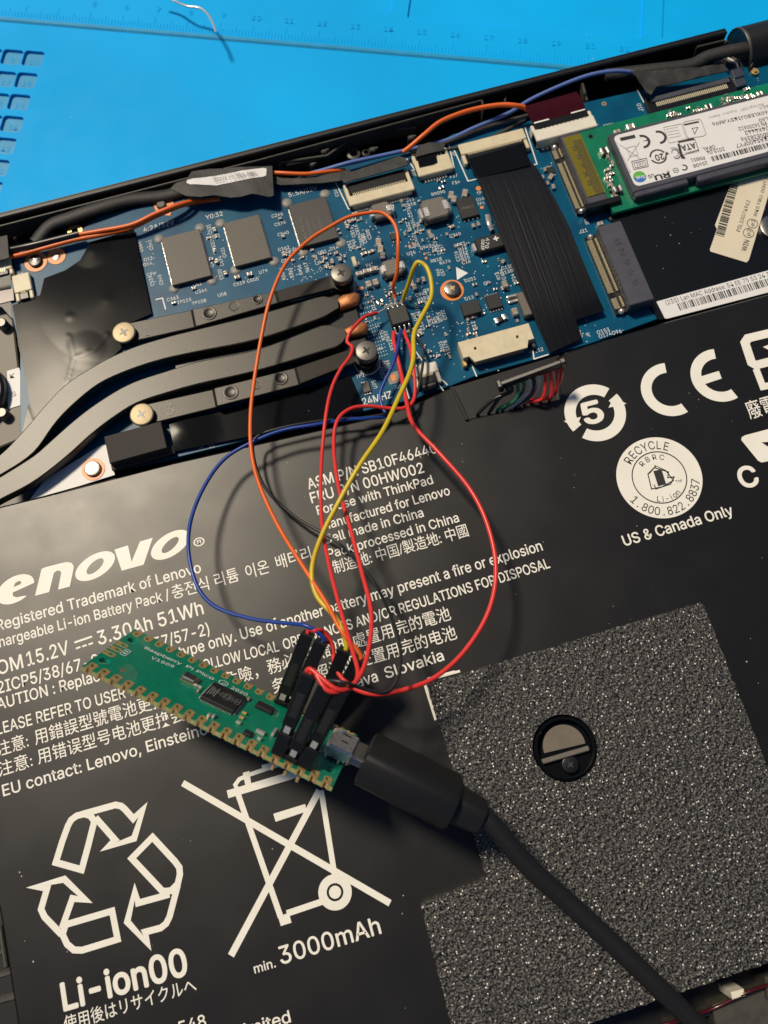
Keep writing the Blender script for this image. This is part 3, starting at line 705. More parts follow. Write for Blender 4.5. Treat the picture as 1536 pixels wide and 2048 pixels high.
for a in ((1027, 596, .19, .28, .07, 90, 'res'), (1001, 636, .28, .13, .1, 12, 'res'), (950, 568, .1, .07, .05, 0, 'res'), (840, 668, .12, .08, .05, 20, 'res'), (860, 703, .09, .05, .05, 0, 'res'), (865, 712, .09, .05, .05, 0, 'res'), (760, 602, .16, .08, .05, 15, 'res'), (776, 590, .1, .06, .05, 15, 'res'), (740, 603, .1, .06, .05, 0, 'res'), (887, 362, .1, .06, .05, 10, 'res'), (877, 360, .08, .06, .05, 10, 'res'), (883, 374, .12, .07, .05, 10, 'res'), (716, 526, .06, .1, .05, 0, 'res'), (878, 757, .1, .06, .05, 0, 'res')):
    smd(*a)
rg = random.Random(11)
for (x0, y0, x1, y1, n_) in ((690, 425, 730, 450, 8), (640, 505, 690, 535, 10), (800, 430, 850, 480, 10), (830, 600, 860, 690, 10), (925, 640, 965, 672, 8), (1010, 560, 1040, 580, 4), (560, 495, 640, 520, 8), (770, 570, 800, 600, 6), (1480, 165, 1536, 190, 10), (1130, 330, 1090, 400, 5), (832, 690, 850, 730, 6), (415, 470, 450, 540, 6), (700, 470, 790, 600, 14), (840, 430, 900, 480, 8), (860, 480, 1000, 560, 10), (870, 650, 920, 720, 8), (960, 560, 1040, 650, 8), (690, 590, 770, 660, 6), (1170, 445, 1180, 455, 2)):
    for _ in range(n_):
        ux, uyy = rg.uniform(x0, x1), rg.uniform(y0, y1)
        if (900 < ux < 948 and 528 < uyy < 566) or math.hypot(ux-904, uyy-581) < 34 or (915 < ux < 965 and 595 < uyy < 637) or (965 < ux < 1010 and 583 < uyy < 622) or (945 < ux and uyy < 515) or (764 < ux < 806 and 512 < uyy < 556): continue
        smd(ux, uyy, rg.uniform(.07, .1), rg.uniform(.045, .06), .045, rg.choice((0, 90)), rg.choice(('cap', 'cap', 'res')))
# gold edge crystal
obj('crystal', MB().cbox(at(709, 524, 2.0), (.1, .28, .08), .02), 'cream_plastic', board)

# flat-cable sockets
def fpc(pix, h, latch_side, pins, m='cream_plastic', name='cable_socket', lab=None, latch=.42, pinrow=True):
    x0, y0, x1, y1 = bbox(pix, ZB+h); w = x1-x0; d = y1-y0
    b = MB(); s_ = latch_side; yl = y0 if s_ < 0 else y1; yo = y1 if s_ < 0 else y0
    bw = d*(1-latch)
    b.cbox(((x0+x1)/2, yo+s_*bw/2*1, ZB+h/2), (w, bw, h), .02)
    for sx in (x0+.045, x1-.045): b.cbox((sx, (y0+y1)/2, ZB+h*.42), (.09, d, h*.84), .02)
    o = obj(name, b, m, board, label=lab)
    obj('latch', MB().cbox(((x0+x1)/2, yl-s_*d*latch*.45, ZB+h*.72), (w-.2, d*latch*.9, h*.5), .02), 'black_plastic', o)
    nb = max(1, pins); sp_ = (w-.3)/nb
    for i in range(min(nb, 60)):
        obj('contact', MB().cbox((x0+.15+sp_*(i+.5), yo+s_*bw*1.02, ZB+h*.95), (sp_*.45, .10, .03), .005), 'pale_gold', o)
    if pinrow:
        g = MB()
        for i in range(nb): g.cbox((x0+.12+sp_*(i+.5), yo-s_*.05, ZB+.02), (sp_*.5, .1, .03), .005)
        obj('solder_legs', g, 'tin', o, kind='stuff')
    return o, (x0, y0, x1, y1)
fpc([(684, 368), (816, 334), (829, 378), (701, 412)], .2, 1, 30, latch=.58)
fpc([(822, 310), (893, 292), (907, 335), (838, 354)], .18, 1, 8, latch=.3)
fpc([(916, 290), (1046, 254), (1060, 292), (930, 328)], .18, -1, 30, latch=.45)
fpc([(1062, 250), (1182, 215), (1194, 250), (1075, 284)], .3, 1, 12, 'white_plastic', latch=.35)
fpc([(22, 552), (55, 543), (69, 593), (32, 602)], .16, -1, 6, latch=.3)
fpc([(-20, 522), (20, 515), (26, 545), (-15, 555)], .16, -1, 4, latch=.3)
fpc([(820, 735), (872, 722), (885, 762), (833, 775)], .16, -1, 10, 'white_plastic', latch=.5)
obj('socket_hood', MB().tube([at(845, 776, 2.05), at(872, 768, 2.08)], .1, 10, flat=.6), 'black_plastic', board, 50)
# wide black display socket
x0, y0, x1, y1 = bbox([(1293, 196), (1462, 152), (1478, 186), (1302, 232)], ZB+.18)
o = obj('display_socket', MB().cbox(((x0+x1)/2, (y0+y1)/2, ZB+.09), (x1-x0, y1-y0, .18), .02), 'black_plastic', board)
obj('latch', MB().cbox(((x0+x1)/2, y1-.12, ZB+.2), (x1-x0-.2, .14, .06), .015), 'socket_slate', o)
for i in range(40): obj('contact', MB().cbox((x0+.22+(x1-x0-.44)*i/39, (y0+y1)/2+.02, ZB+.185), (.024, .15, .02), .005), 'pale_gold', o)
# beige lamp-cable connector
x0, y0, x1, y1 = bbox([(917, 684), (1060, 646), (1070, 690), (930, 730)], ZB+.28)
yc = (y0+y1)/2; W = x1-x0; b = MB()
prof = [(x0, y0+.17), (x0+.14, y0+.17), (x0+.22, y0), (x1-.22, y0), (x1-.14, y0+.17), (x1, y0+.17), (x1, y1), (x0, y1)]
hol = [[(x0+.3, yc+.0), (x0+.36, yc+.0), (x0+.36, yc+.07), (x0+.3, yc+.07)], [(x1-.38, yc+.0), (x1-.32, yc+.0), (x1-.32, yc+.07), (x1-.38, yc+.07)]]
b.holed(prof, hol, ZB+.2, ZB+.28)
b.cbox(((x0+x1)/2, y1-.06, ZB+.1), (W, .12, .2), .01).cbox((x0+.06, yc+.05, ZB+.1), (.12, .34, .2), .01).cbox((x1-.06, yc+.05, ZB+.1), (.12, .34, .2), .01)
o = obj('battery_socket', b, 'cream_plastic', board, label='long beige connector left unplugged')
obj('socket_mouth', MB().cbox(((x0+x1)/2, y0+.14, ZB+.09), (W-.5, .25, .16), .02), 'cap_ceramic', o)
obj('side_tab', MB().cbox((x0+.02, y0+.1, ZB+.08), (.1, .16, .14), .02), 'gold', o); obj('side_tab', MB().cbox((x1-.02, y0+.1, ZB+.08), (.1, .16, .14), .02), 'dark_steel', o)
for i in range(10): obj('pin', MB().cbox((x0+.22+(W-.44)*i/9, y1+.05, ZB+.03), (.07, .12, .05), .015), 'tin', o)
wrect([(913, 676), (1062, 636), (1075, 700), (928, 740)], .01)
# card sockets
def m2(pix, pins_gap, text, lab):
    x0, y0, x1, y1 = bbox(pix, ZB+.12)
    pw = (x1-x0)*.30
    o = obj('card_socket', MB().cbox(((x0+pw+x1)/2, (y0+y1)/2, ZB+.2), (x1-x0-pw, y1-y0, .4), .02), 'socket_slate', board, label=lab)
    obj('socket_floor', MB().cbox((x0+pw/2, (y0+y1)/2, ZB+.05), (pw, y1-y0-.02, .1), .01), 'black_plastic', o)
    n_ = 67; H = y1-y0-.3; k = 0
    for i in range(n_):
        f = i/(n_-1)
        if pins_gap[0] < f < pins_gap[1]: continue
        y = y1-.15-H*f
        obj('contact', MB().cbox((x0+pw*.25, y, ZB+.11), (pw*.55, H/n_*.45, .03), .004).cbox((x0+pw*.84, y, ZB+.13), (pw*.2, H/n_*.5, .05), .004), 'pale_gold', o)
    for y in (y0+.05, y1-.05): obj('solder_tab', MB().lathe([(.07, 0), (.06, .05), (.02, .08)], (x0+pw*.5, y, ZB+.09), 12), 'tin', o, 60)
    return o, (x0, y0, x1, y1, pw)
o, q = m2([(1168, 476), (1234, 452), (1302, 608), (1238, 630)], (.78, .86), None, 'empty slate-grey card socket lettered 556NB')
b = MB(); vs, fs = glyphs('556NB', .012, 0, 1.35); ww = max(v[0] for v in vs); X = q[0]+q[4]+.38; L_ = (q[3]-q[1])*.60
b.add([(X-(v[1]*.26), q[1]+.42+v[0]*L_/ww, ZB+.404) for v in vs], fs); obj('socket_lettering', b, 'ink', o)
sline([(1163, 474), (1232, 632), (1244, 628)]); sline([(1164, 474), (1180, 469)])
o, q = m2([(1100, 294), (1154, 278), (1206, 404), (1160, 436)], (.14, .22), None, 'olive-topped card socket lettered 557X8 holding the green card')
X0 = q[0]+q[4]
obj('film_cover', MB().cbox(((X0+q[2])/2+.02, (q[1]+q[3])/2+.05, ZB+.412), (q[2]-X0-.03, q[3]-q[1]-.25, .02), .005), 'kapton_olive', o)
b = MB(); vs, fs = glyphs('557X8', .008, 0, 1.3); ww = max(v[0] for v in vs); X = X0+.16
b.add([(X+v[1]*.2, q[3]-.35-v[0]*(q[3]-q[1])*.6/ww, ZB+.426) for v in vs], fs); obj('socket_lettering', b, 'ink', o)
for i in range(34): obj('contact', MB().cbox((q[2]-.14, q[1]+.2+(q[3]-q[1]-.45)*i/33, ZB+.424), (.22, .016, .008), .002), 'dark_steel', o)
obj('end_block', MB().cbox((X0+.36, q[1]-.03, ZB+.2), (.9, .16, .34), .02), 'black_plastic', o)
sline([(1096, 294), (1159, 443)])
# black cover sheet over the empty bay, with labels
ZS = 2.02
bay = obj('cover_sheet', MB().prism([at(*p, ZS) for p in ((1215, 436), (1262, 420), (1275, 412), (1536, 352), (1750, 300), (1840, 505), (1536, 583), (1320, 640), (1302, 614), (1240, 452))], ZB+.01, ZS, .004), 'sheet_black', board)
ZL = ZS+.012
lab = obj('paper_label', MB().prism([at(*p, ZL) for p in ((1313, 603), (1760, 478), (1778, 522), (1336, 637), (1330, 637))], ZS+.001, ZL, .004), 'label_paper', bay, label='long white barcode label with a MAC address')
b = MB(); write(b, '(23S) Lan MAC Address: 54 EE 75 53 24 30', (1333, 610), (1547, 550), 9, ZL+.003); obj('label_lettering', b, 'ink', lab)
def barcode(mb, c0, c1, hpx, z, n_=60, seed=1, frm=0.0):
    rg = random.Random(seed); a, b_ = at(*c0, z), at(*c1, z); d = (b_-a); l = d.length; d.normalize(); nn = Vector((d.y, -d.x, 0)); h = hpx/90.0
    x = 0
    while x < l:
        w = rg.choice((.014, .014, .028, .042)); g_ = rg.choice((.014, .014, .028, .035))
        p = a+d*x; q = a+d*min(l, x+w); mb.add([p, p+nn*h, q+nn*h, q], [(0, 1, 2, 3)]); x += w+g_
b = MB(); barcode(b, (1354, 607), (1552, 552), 17, ZL+.003, seed=5); obj('barcode_print', b, 'ink', lab)
lab = obj('paper_label', MB().prism([at(*p, ZL+.01) for p in ((1466, 356), (1520, 341), (1542, 346), (1540, 380), (1498, 520), (1493, 525), (1421, 503), (1420, 498), (1434, 458), (1430, 450))], ZS+.012, ZL+.012, .004), 'label_cream', bay, label='cream cut paper label with a vertical barcode')
b = MB(); z = ZL+.016
write(b, 'PSL10G74962', (1480, 464), (1501, 402), 8, z); write(b, 'WIN', (1492, 503), (1499, 482), 10, z, .01); write(b, 'WKS FRU: 00HT361', (1513, 434), (1540, 345), 7, z)
for c, s_ in (((1497, 466), 'p2'), ((1505, 447), 'e1')):
    p = at(*c, z); ring2d(b, p, .115, .13, z); write(b, s_, (c[0]+3, c[1]+6), (c[0]+6, c[1]-7), 8, z)
obj('label_lettering', b, 'ink', lab)
b = MB(); barcode(b, (1448, 474), (1478, 366), -18, z, seed=8); obj('barcode_print', b, 'ink', lab)
obj('round_magnet', MB().lathe([(.32, 0), (.32, .1), (.27, .12), (.1, .12), (.1, .05)], at(1545, 458, 2.0), 32), 'steel', board, 40)

# solder-side mounting screws and rings
CROSS = None
def screw_mb(c, r, h, recess='dark'):
    b = MB(); b.lathe([(r*.98, 0), (r, h*.3), (r, h*.78), (r*.95, h*.95), (r*.88, h)], c, 32, cap=True); return b
def screw(c, r, h, m, parent, rot=.4, label=None, name='screw', cross='chip_dark'):
    o = obj(name, screw_mb(c, r, h), m, parent, 40, label=label)
    ax = (Vector((math.cos(rot), math.sin(rot), 0)), Vector((-math.sin(rot), math.cos(rot), 0)), Vector((0, 0, 1)))
    b = MB(); b.cbox(c+Vector((0, 0, h-.006)), (r*.85, r*.2, .016), .006, ax=ax); b.cbox(c+Vector((0, 0, h-.005)), (r*.2, r*.85, .016), .006, ax=ax); b.lathe([(r*.22, h-.01), (r*.2, h+.005)], c, 12)
    obj('cross_slot', b, cross, o); return o
def ringpart(c, r0, r1, m, z=ZB, h=.012, name='pad_ring'):
    return obj(name, MB().lathe([(r1, 0), (r1, h), (r0, h), (r0, 0)], Vector((c.x, c.y, z)), 36, cap=False), m, board)
c = at(904, 581); ringpart(c, .13, .275, 'orange_ring'); screw(Vector((c.x, c.y, ZB+.012)), .19, .1, 'dark_steel', board, cross='gold', label='screw in the copper ring beside the white triangle')
c = at(72, 524); ringpart(c, .13, .27, 'orange_ring'); screw(Vector((c.x, c.y, ZB+.012)), .16, .07, 'black_plastic', board, cross='dark_steel')
c = at(113, 513); ringpart(c, .1, .22, 'orange_ring'); obj('slot_plug', MB().lathe([(.1, 0), (.1, .02), (.05, .03)], Vector((c.x, c.y, ZB+.003)), 20), 'dark_steel', board)
c = at(187, 939); o = obj('pale_pad', MB().prism([at(*p) for p in ((60, 1000), (90, 960), (200, 892), (214, 890), (230, 950), (160, 972))], ZB+.001, ZB+.014), 'label_paper', board)
ringpart(c, .12, .26, 'orange_ring', ZB+.014); screw(Vector((c.x, c.y, ZB+.02)), .18, .07, 'steel', board, .2, cross='gold')
c = at(150, 462); ringpart(c, .08, .18, 'gold'); c = at(325, 412, 1.95); obj('copper_pad', MB().prism([at(*q) for q in ((305, 402), (322, 398), (346, 400), (348, 412), (340, 432), (322, 430), (312, 424))], ZB, ZB+.012), 'orange_ring', board)

# insulating films (glossy, creased)
def crease(x, y, cs):
    z = 0
    for (px, py, r_, h) in cs:
        d = math.hypot(x-px, y-py); z += h*max(0, 1-d/r_)
    return z
cl = []
for u, v, r_, h in ((182, 500, .5, .02), (140, 633, .14, .003), (215, 600, 1.6, .03), (170, 700, .5, .008)):
    p = at(u, v, 2.03); cl.append((p.x, p.y, r_, h))
CR = [[at(*q, 2.03) for q in l] for l in (((138, 672), (147, 716), (187, 702), (216, 669)), ((147, 716), (134, 763)), ((40, 780), (62, 840), (80, 850)))]
def ridge(x, y):
    z = 0; q = Vector((x, y, 0))
    for l in CR:
        for a, b in zip(l[:-1], l[1:]):
            a2, b2 = Vector((a.x, a.y, 0)), Vector((b.x, b.y, 0)); d = b2-a2; t = max(0, min(1, (q-a2).dot(d)/d.length_squared)); z = max(z, .0035*max(0, 1-(q-a2-d*t).length/.09)**1.5)
    return z
film = [(88, 556), (130, 540), (160, 520), (172, 500), (180, 484), (268, 458), (303, 627), (250, 650), (258, 680), (180, 760), (90, 860), (50, 905), (45, 860), (58, 800), (52, 760), (36, 690), (30, 640), (24, 610), (80, 590)]
obj('black_film', MB().sheet([at(*p, 2.03) for p in film], lambda x, y: 2.02+crease(x, y, cl)+ridge(x, y)+.006*math.sin(x*2.3+y*1.1), .05, thick=.006), 'film_gloss', board, 50, label='creased glossy black film at the left of the board')
cl2 = []
for u, v, r_, h in ((365, 862, .8, .07), (560, 840, 2, .03)):
    p = at(u, v, 2.03); cl2.append((p.x, p.y, r_, h))
obj('black_film', MB().sheet([at(*p, 2.03) for p in ((338, 845), (440, 822), (700, 750), (722, 800), (724, 819), (690, 829), (560, 860), (350, 903))], lambda x, y: 2.02+crease(x, y, cl2), .16, thick=.006), 'film_gloss', board, 50, label='narrow black film between lower bracket and battery')
x0, y0, x1, y1 = bbox([(206, 874), (322, 842), (333, 896), (221, 925)], 2.33)
obj('port_housing', MB().prism([(x0, y0), (x1, y0), (x1, y1), (x0, y1)], 1.96, 2.33, .01).cbox(((x0+x1)/2+.03, y0+.02, 2.02), (x1-x0+.15, .2, .14), .02), 'foam_block', board)
obj('flex_tail', MB().prism([at(*p, 2.02) for p in ((-40, 590), (26, 577), (28, 600), (-40, 617))], 1.98, 2.02), 'maroon_film', board)
obj('shield_can', MB().prism([at(*p, 2.1) for p in ((1463, 139), (1484, 134), (1490, 150), (1470, 156))], 1.96, 2.1, .01), 'steel', board)
obj('shield_can', MB().prism([at(*p, 2.06) for p in ((1466, 158), (1488, 153), (1494, 168), (1474, 174))], 1.96, 2.06, .01), 'steel', board)
obj('antenna_jack', MB().lathe([(.1, 0), (.1, .06), (.05, .06), (.05, .1)], at(1508, 146), 18), 'gold', board, 40)

# ================================================================== FAN at the left edge
fan = thing('cooling_fan', 'cut-off cooling fan with round hub and metal frame at the left edge', 'fan', at(-60, 780, 1.4))
obj('fan_frame', MB().prism([at(*p, 1.75) for p in ((-160, 640), (2, 612), (26, 640), (45, 800), (60, 870), (-160, 960))], 1.4, 1.75, .03), 'fan_grey', fan)
lb = obj('fan_label', MB().prism([at(*p, 1.77) for p in ((14, 742), (38, 735), (58, 805), (16, 818))], 1.751, 1.77), 'label_paper', fan)
b = MB(); write(b, 'K', (20, 757), (30, 755), 9, 1.774); write(b, 'S', (24, 794), (33, 791), 9, 1.774); obj('label_lettering', b, 'ink', lb)
p = at(-62, 790, 1.9); obj('fan_hub', MB().lathe([(.85, -.1), (.85, .08), (.78, .14), (.3, .14)], p, 48), 'chassis_black', fan, 40)
for u, v in ((3, 646), (4, 826)): obj('fan_post', MB().lathe([(.13, -.2), (.13, .0), (.1, .04)], at(u, v, 1.95), 20), 'dark_head', fan, 40)

# ================================================================== HEATSINK
heat = thing('heat_sink', 'matt black twin heat pipe cooler with four-screw brackets across the board', 'heat sink', at(430, 720, 2.0))
def band(pix_top, pix_bot, z0, z1, ch, dz=None):
    P = [at(*p, z1) for p in pix_top]+[at(*p, z1) for p in reversed(pix_bot)]
    return MB().prism(P, z0, z1, ch)
def smoothpx(l, k=4):
    return [(v.x, v.y) for v in catmull([(x, y, 0) for x, y in l], k)]
ZP = 2.32
p1t = smoothpx([(-40, 928), (0, 909), (47, 860), (86, 814), (133, 766), (182, 735), (226, 711), (276, 690), (340, 671), (400, 656), (528, 624), (634, 593)])+[(652, 590), (676, 599)]
p1b = smoothpx([(-40, 972), (0, 951), (65, 909), (109, 849), (146, 810), (198, 768), (260, 740), (326, 719), (400, 703), (514, 680), (646, 636)])+[(660, 627), (677, 616)]
p2t = smoothpx([(-40, 976), (0, 953), (65, 912), (91, 890), (146, 841), (198, 802), (260, 766), (330, 742), (400, 721), (514, 698), (640, 650)])+[(654, 647), (688, 657)]
p2b = smoothpx([(-40, 1024), (0, 1000), (65, 966), (130, 917), (182, 870), (226, 836), (273, 807), (335, 786), (400, 768), (514, 742), (676, 694)])+[(684, 688), (693, 672)]
def pipe(t_, b_):
    n_ = 26
    def res(l):
        d = [0]
        for a, b in zip(l[:-1], l[1:]): d.append(d[-1]+math.hypot(b[0]-a[0], b[1]-a[1]))
        out = []
        for i in range(n_*2+1):
            s_ = d[-1]*i/(n_*2)
            for k in range(len(l)-1):
                if d[k+1] >= s_-1e-6:
                    f = (s_-d[k])/max(1e-6, d[k+1]-d[k]); out.append((l[k][0]+(l[k+1][0]-l[k][0])*f, l[k][1]+(l[k+1][1]-l[k][1])*f)); break
        return out
    A, B = res(t_), res(b_); vs = []; fs = []
    prof = [(0, -.22), (0, -.06), (.02, -.012), (.06, 0), (.94, 0), (.98, -.012), (1, -.06), (1, -.22)]
    for a, b in zip(A, B):
        pa, pb = at(*a, ZP), at(*b, ZP)
        for f, dz in prof: q = pa+(pb-pa)*f; vs.append((q.x, q.y, ZP+dz))
    k = len(prof)
    for i in range(len(A)-1):
        for j in range(k-1): fs.append((i*k+j, (i+1)*k+j, (i+1)*k+j+1, i*k+j+1))
    fs.append(tuple(range((len(A)-1)*k, len(A)*k)))
    return MB().add(vs, fs)
obj('heat_pipe', pipe(p1t, p1b), 'heat_black', heat, 20); obj('heat_pipe', pipe(p2t, p2b), 'heat_black', heat, 20)
obj('pipe_tip', MB().prism([at(*p, 2.26) for p in ((672, 598), (684, 588), (700, 583), (712, 582), (719, 590), (716, 602), (704, 608), (680, 616))], 2.1, 2.26, .05), 'copper', heat, 50)
obj('pipe_tip', MB().prism([at(*p, 2.26) for p in ((686, 657), (704, 648), (722, 642), (733, 643), (737, 652), (732, 662), (712, 668), (692, 672))], 2.1, 2.26, .05), 'copper', heat, 50)
obj('base_plate', MB().prism([at(*p, 2.08) for p in ((330, 665), (410, 642), (700, 575), (735, 690), (700, 712), (430, 790), (370, 800))], 1.98, 2.08, .01), 'black_plastic', heat)
def bracket(top, bot, zs):
    A = [at(*p, z) for p, z in zip(top, zs)]; B = [at(*p, z) for p, z in zip(bot, zs)]; vs = []; fs = []
    for a, b in zip(A, B): vs += [a+Vector((0, 0, -.09)), a+Vector((0, 0, -.012)), a+(b-a)*.04, b+(a-b)*.04, b+Vector((0, 0, -.012)), b+Vector((0, 0, -.09))]
    for i in range(len(A)-1):
        for j in range(5): fs.append((i*6+j, (i+1)*6+j, (i+1)*6+j+1, i*6+j+1))
    fs.append((5, 4, 3, 2, 1, 0)); l = (len(A)-1)*6; fs.append(tuple(l+i for i in range(6)))
    return MB().add(vs, fs)
obj('bracket', bracket([(245, 648), (262, 645), (381, 620), (386, 618), (548, 583), (553, 581), (655, 553), (700, 541)], [(250, 686), (269, 682), (388, 655), (393, 653), (554, 606), (560, 604), (665, 577), (706, 566)], [2.2, 2.2, 2.17, 2.3, 2.3, 2.36, 2.26, 2.24]), 'heat_black', heat, label='upper bracket stamped 1')
obj('bracket', bracket([(282, 811), (298, 807), (424, 779), (429, 776), (588, 736), (593, 734), (700, 698), (745, 690)], [(290, 850), (306, 846), (431, 815), (436, 812), (597, 770), (602, 767), (716, 722), (752, 712)], [2.2, 2.2, 2.17, 2.3, 2.3, 2.36, 2.26, 2.24]), 'heat_black', heat, label='lower bracket stamped 3')
for u, v, r_ in ((419, 627, .135), (515, 599, .1), (462, 785, .14), (562, 757, .13)):
    c = at(u, v, 2.3); obj('rivet_dimple', MB().lathe([(r_*1.25, 0), (r_*1.2, .02), (r_, .025), (r_*.8, -.0+.012), (r_*.3, .004)], c, 28), 'heat_black', heat, 60)
for u, v, r_ in ((468, 613, .11), (514, 771, .09)):
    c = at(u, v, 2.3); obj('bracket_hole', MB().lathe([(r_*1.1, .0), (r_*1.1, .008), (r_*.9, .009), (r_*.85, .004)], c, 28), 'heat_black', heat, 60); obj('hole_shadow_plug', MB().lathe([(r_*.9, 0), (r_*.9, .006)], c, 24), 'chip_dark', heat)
b = MB(); write(b, '1', (291, 672), (297, 670), 18, 2.205, .01); obj('stamped_number', b, 'heat_black', heat)
b = MB(); write(b, '3', (333, 832), (350, 827), 22, 2.198, .01); obj('stamped_number', b, 'heat_black', heat)
for u, v, r_, m_, post in ((247, 664, .265, 'brass_screw', 0), (283, 828, .265, 'brass_screw', 0), (683, 549, .25, 'dark_head', 1), (733, 704, .25, 'dark_head', 1)):
    z = 2.26 if not post else 2.42
    c = at(u, v, z+.08)
    o = screw(Vector((c.x, c.y, z)), r_, .08 if not post else .16, m_, heat, .35, cross='black_plastic')
    if post:
        g_ = Vector((c.x, c.y, ZB)); obj('spring_post', MB().lathe([(.27, 0), (.27, .05), (.17, .06), (.17, z-ZB)], g_, 28), 'dark_steel', heat, 40)
        obj('washer_ring', MB().lathe([(.30, .0), (.30, .02), (.28, .02), (.28, 0)], g_, 32, cap=False), 'silk', heat)
        obj('bracket_ear', MB().lathe([(.27, -.05), (.27, .0)], Vector((c.x, c.y, 2.28)), 28), 'heat_black', heat)
    else: obj('spring_post', MB().lathe([(.15, 0), (.15, z-ZB)], Vector((c.x, c.y, ZB)), 20), 'dark_steel', heat)
# ================================================================== BATTERY PACK
batt = thing('battery_pack', 'flat black lithium battery pack covered in large cream printed writing', 'battery', at(600, 1300, 1.4))
bo = [(-210, 1066), (0, 1012), (104, 987), (345, 925), (640, 858), (770, 829), (830, 806), (905, 772), (936, 839), (944, 835), (1060, 811), (1120, 797), (1112, 716), (1132, 703), (1330, 643), (1536, 587), (1900, 480), (2300, 1500), (1600, 1760), (1560, 1885), (870, 2090), (300, 2270), (64, 2240), (0, 1833), (-110, 1300)]
P = [at(*p, ZT) for p in bo]
def bz_(x, y): return ZT
B_ = MB().prism(P, 1.45, ZT, .05); obj('battery_body', B_, 'battery_film', batt)
obj('cable_recess', MB().prism([at(*p, 1.97) for p in ((900, 776), (1118, 710), (1135, 800), (938, 846))], 1.5, 1.97), 'chassis_black', batt)
obj('film_flap', MB().prism([at(*p, ZT+.03) for p in ((898, 775), (906, 771), (938, 838), (930, 841))], ZT-.02, ZT+.03, .01), 'battery_film', batt)
ZPR = ZT+.003
ZK_ = [0]
def zup(): ZK_[0] = (ZK_[0]+1) % 12; return ZK_[0]*.0004
def stroke(mb, pts, wpx, z=ZPR, closed=False, A=None):
    z = z+zup()
    A = A or (lambda q: at(q[0], q[1], z)); P = [A(p) for p in pts]; P = [Vector((p.x, p.y)) for p in P]
    c = pts[len(pts)//2]; w = (A((c[0]+wpx/2, c[1]))-A((c[0]-wpx/2, c[1]))).length/2; n_ = len(P); Ls = []; Rs = []
    for i in range(n_):
        a = P[i-1] if (closed or i) else None; c_ = P[(i+1) % n_] if (closed or i < n_-1) else None; b_ = P[i]
        d1 = (b_-a).normalized() if a else None; d2 = (c_-b_).normalized() if c_ else None
        d1 = d1 or d2; d2 = d2 or d1
        n1 = Vector((-d1.y, d1.x)); n2 = Vector((-d2.y, d2.x)); h = n1+n2; h = h.normalized() if h.length > .05 else n1
        k = min(2.6, 1/max(.3, h.dot(n1))); Ls.append(b_+h*w*k); Rs.append(b_-h*w*k)
    vs = [(p.x, p.y, z) for p in Ls+Rs]; m_ = n_ if closed else n_-1
    mb.add(vs, [(i, n_+i, n_+(i+1) % n_, (i+1) % n_) for i in range(m_)])
def fillpx(mb, outer, holes=(), z=ZPR):
    z = z+zup()
    loops = [[at(*p, z) for p in l] for l in [outer]+list(holes)]; flat = [p for l in loops for p in l]
    tr = tessellate_polygon([[Vector((p.x, p.y, 0)) for p in l] for l in loops]); mb.add(flat, [tuple(t) for t in tr])
def zc(ox, oy, s): return lambda l: [(ox+x/s, oy+y/s) for x, y in l]

TXT = MB()
def T_(s, p0, p1, cap, bold=.012, **k): write(TXT, s, p0, p1, cap, ZPR, bold, **k)
T_('Registered Trademark of Lenovo', (-5.5, 1262), (403, 1144), 21)
T_('hargeable Li-ion Battery Pack /', (0, 1294.6), (340, 1198), 20)
T_('충전식', (346, 1197), (419, 1177), 20); T_('리튬', (432, 1173), (479, 1159), 20); T_('이온', (494, 1156), (540, 1143), 20); T_('배터리', (555, 1137), (624, 1117), 20)
T_('NOM', (-27, 1357), (47, 1335), 27); T_('15.2V', (56, 1332), (139, 1307.5), 27); T_('3.30Ah', (198, 1290), (306, 1258), 27); T_('51Wh', (319, 1254), (408, 1227.5), 27)
stroke(TXT, [(149, 1285), (184, 1273)], 4.0)
for i in range(3): stroke(TXT, [(152+12.5*i, 1297-4*i), (161+12.5*i, 1294-4*i)], 3.6)
T_('2ICP5/38/67-2', (-3, 1387.5), (198, 1330), 23); T_('(2ICP5/57/57-2)', (216, 1325), (420, 1268), 23)
T_('CAUTION : Replace', (-22, 1425), (215, 1357), 22); T_('with same', (228, 1354), (350, 1318), 22)
T_('type only. Use of', (360, 1316), (557, 1257.5), 22); T_('another battery may present a fire or explosion', (563, 1256), (1086, 1100.4), 21)
T_('PLEASE REFER TO USER', (-20, 1474), (252, 1395), 22); T_('MANUAL.', (262, 1391), (386, 1353), 22)
T_('FOLLOW LOCAL', (396, 1344), (559, 1302), 21); T_('ORDINANCES AND/OR REGULATIONS FOR DISPOSAL', (569, 1299), (1101, 1135), 20)
T_('注意:', (-4, 1512), (58, 1492), 21); T_('用錯誤型號電池更換會有爆炸危險，務必按照說明處置用完的電池', (71, 1488), (903, 1237), 21)
T_('注意:', (-2, 1552), (66, 1531), 21); T_('用错误型号电池更换会有爆炸危险，务必按照说明处置用完的电池', (77, 1527), (915, 1275), 21)
T_('EU contact: Lenovo, Einsteinova 21, 851 01', (7, 1592.6), (610, 1408), 22); T_('Bratislava', (640, 1399), (757, 1362), 22); T_('Slovakia', (773, 1357), (889, 1320), 22)
T_('ASM P/N SB10F46440', (618, 978.8), (875, 905), 21); T_('FRU P/N 00HW002', (624, 1006.5), (849, 944.5), 21)
T_('For use with ThinkPad', (636, 1030), (867, 967), 18); T_('Manufactured for Lenovo', (645, 1061), (901, 989), 18.5)
T_('Cell made in China', (651, 1088), (848, 1033), 18.5); T_('Pack processed in China', (658, 1117), (919, 1043), 18.5); T_('制造地: 中国/製造地: 中國', (669, 1146), (938, 1070), 19)
T_('US & Canada Only', (1250, 1092), (1468, 1029), 21, .018)
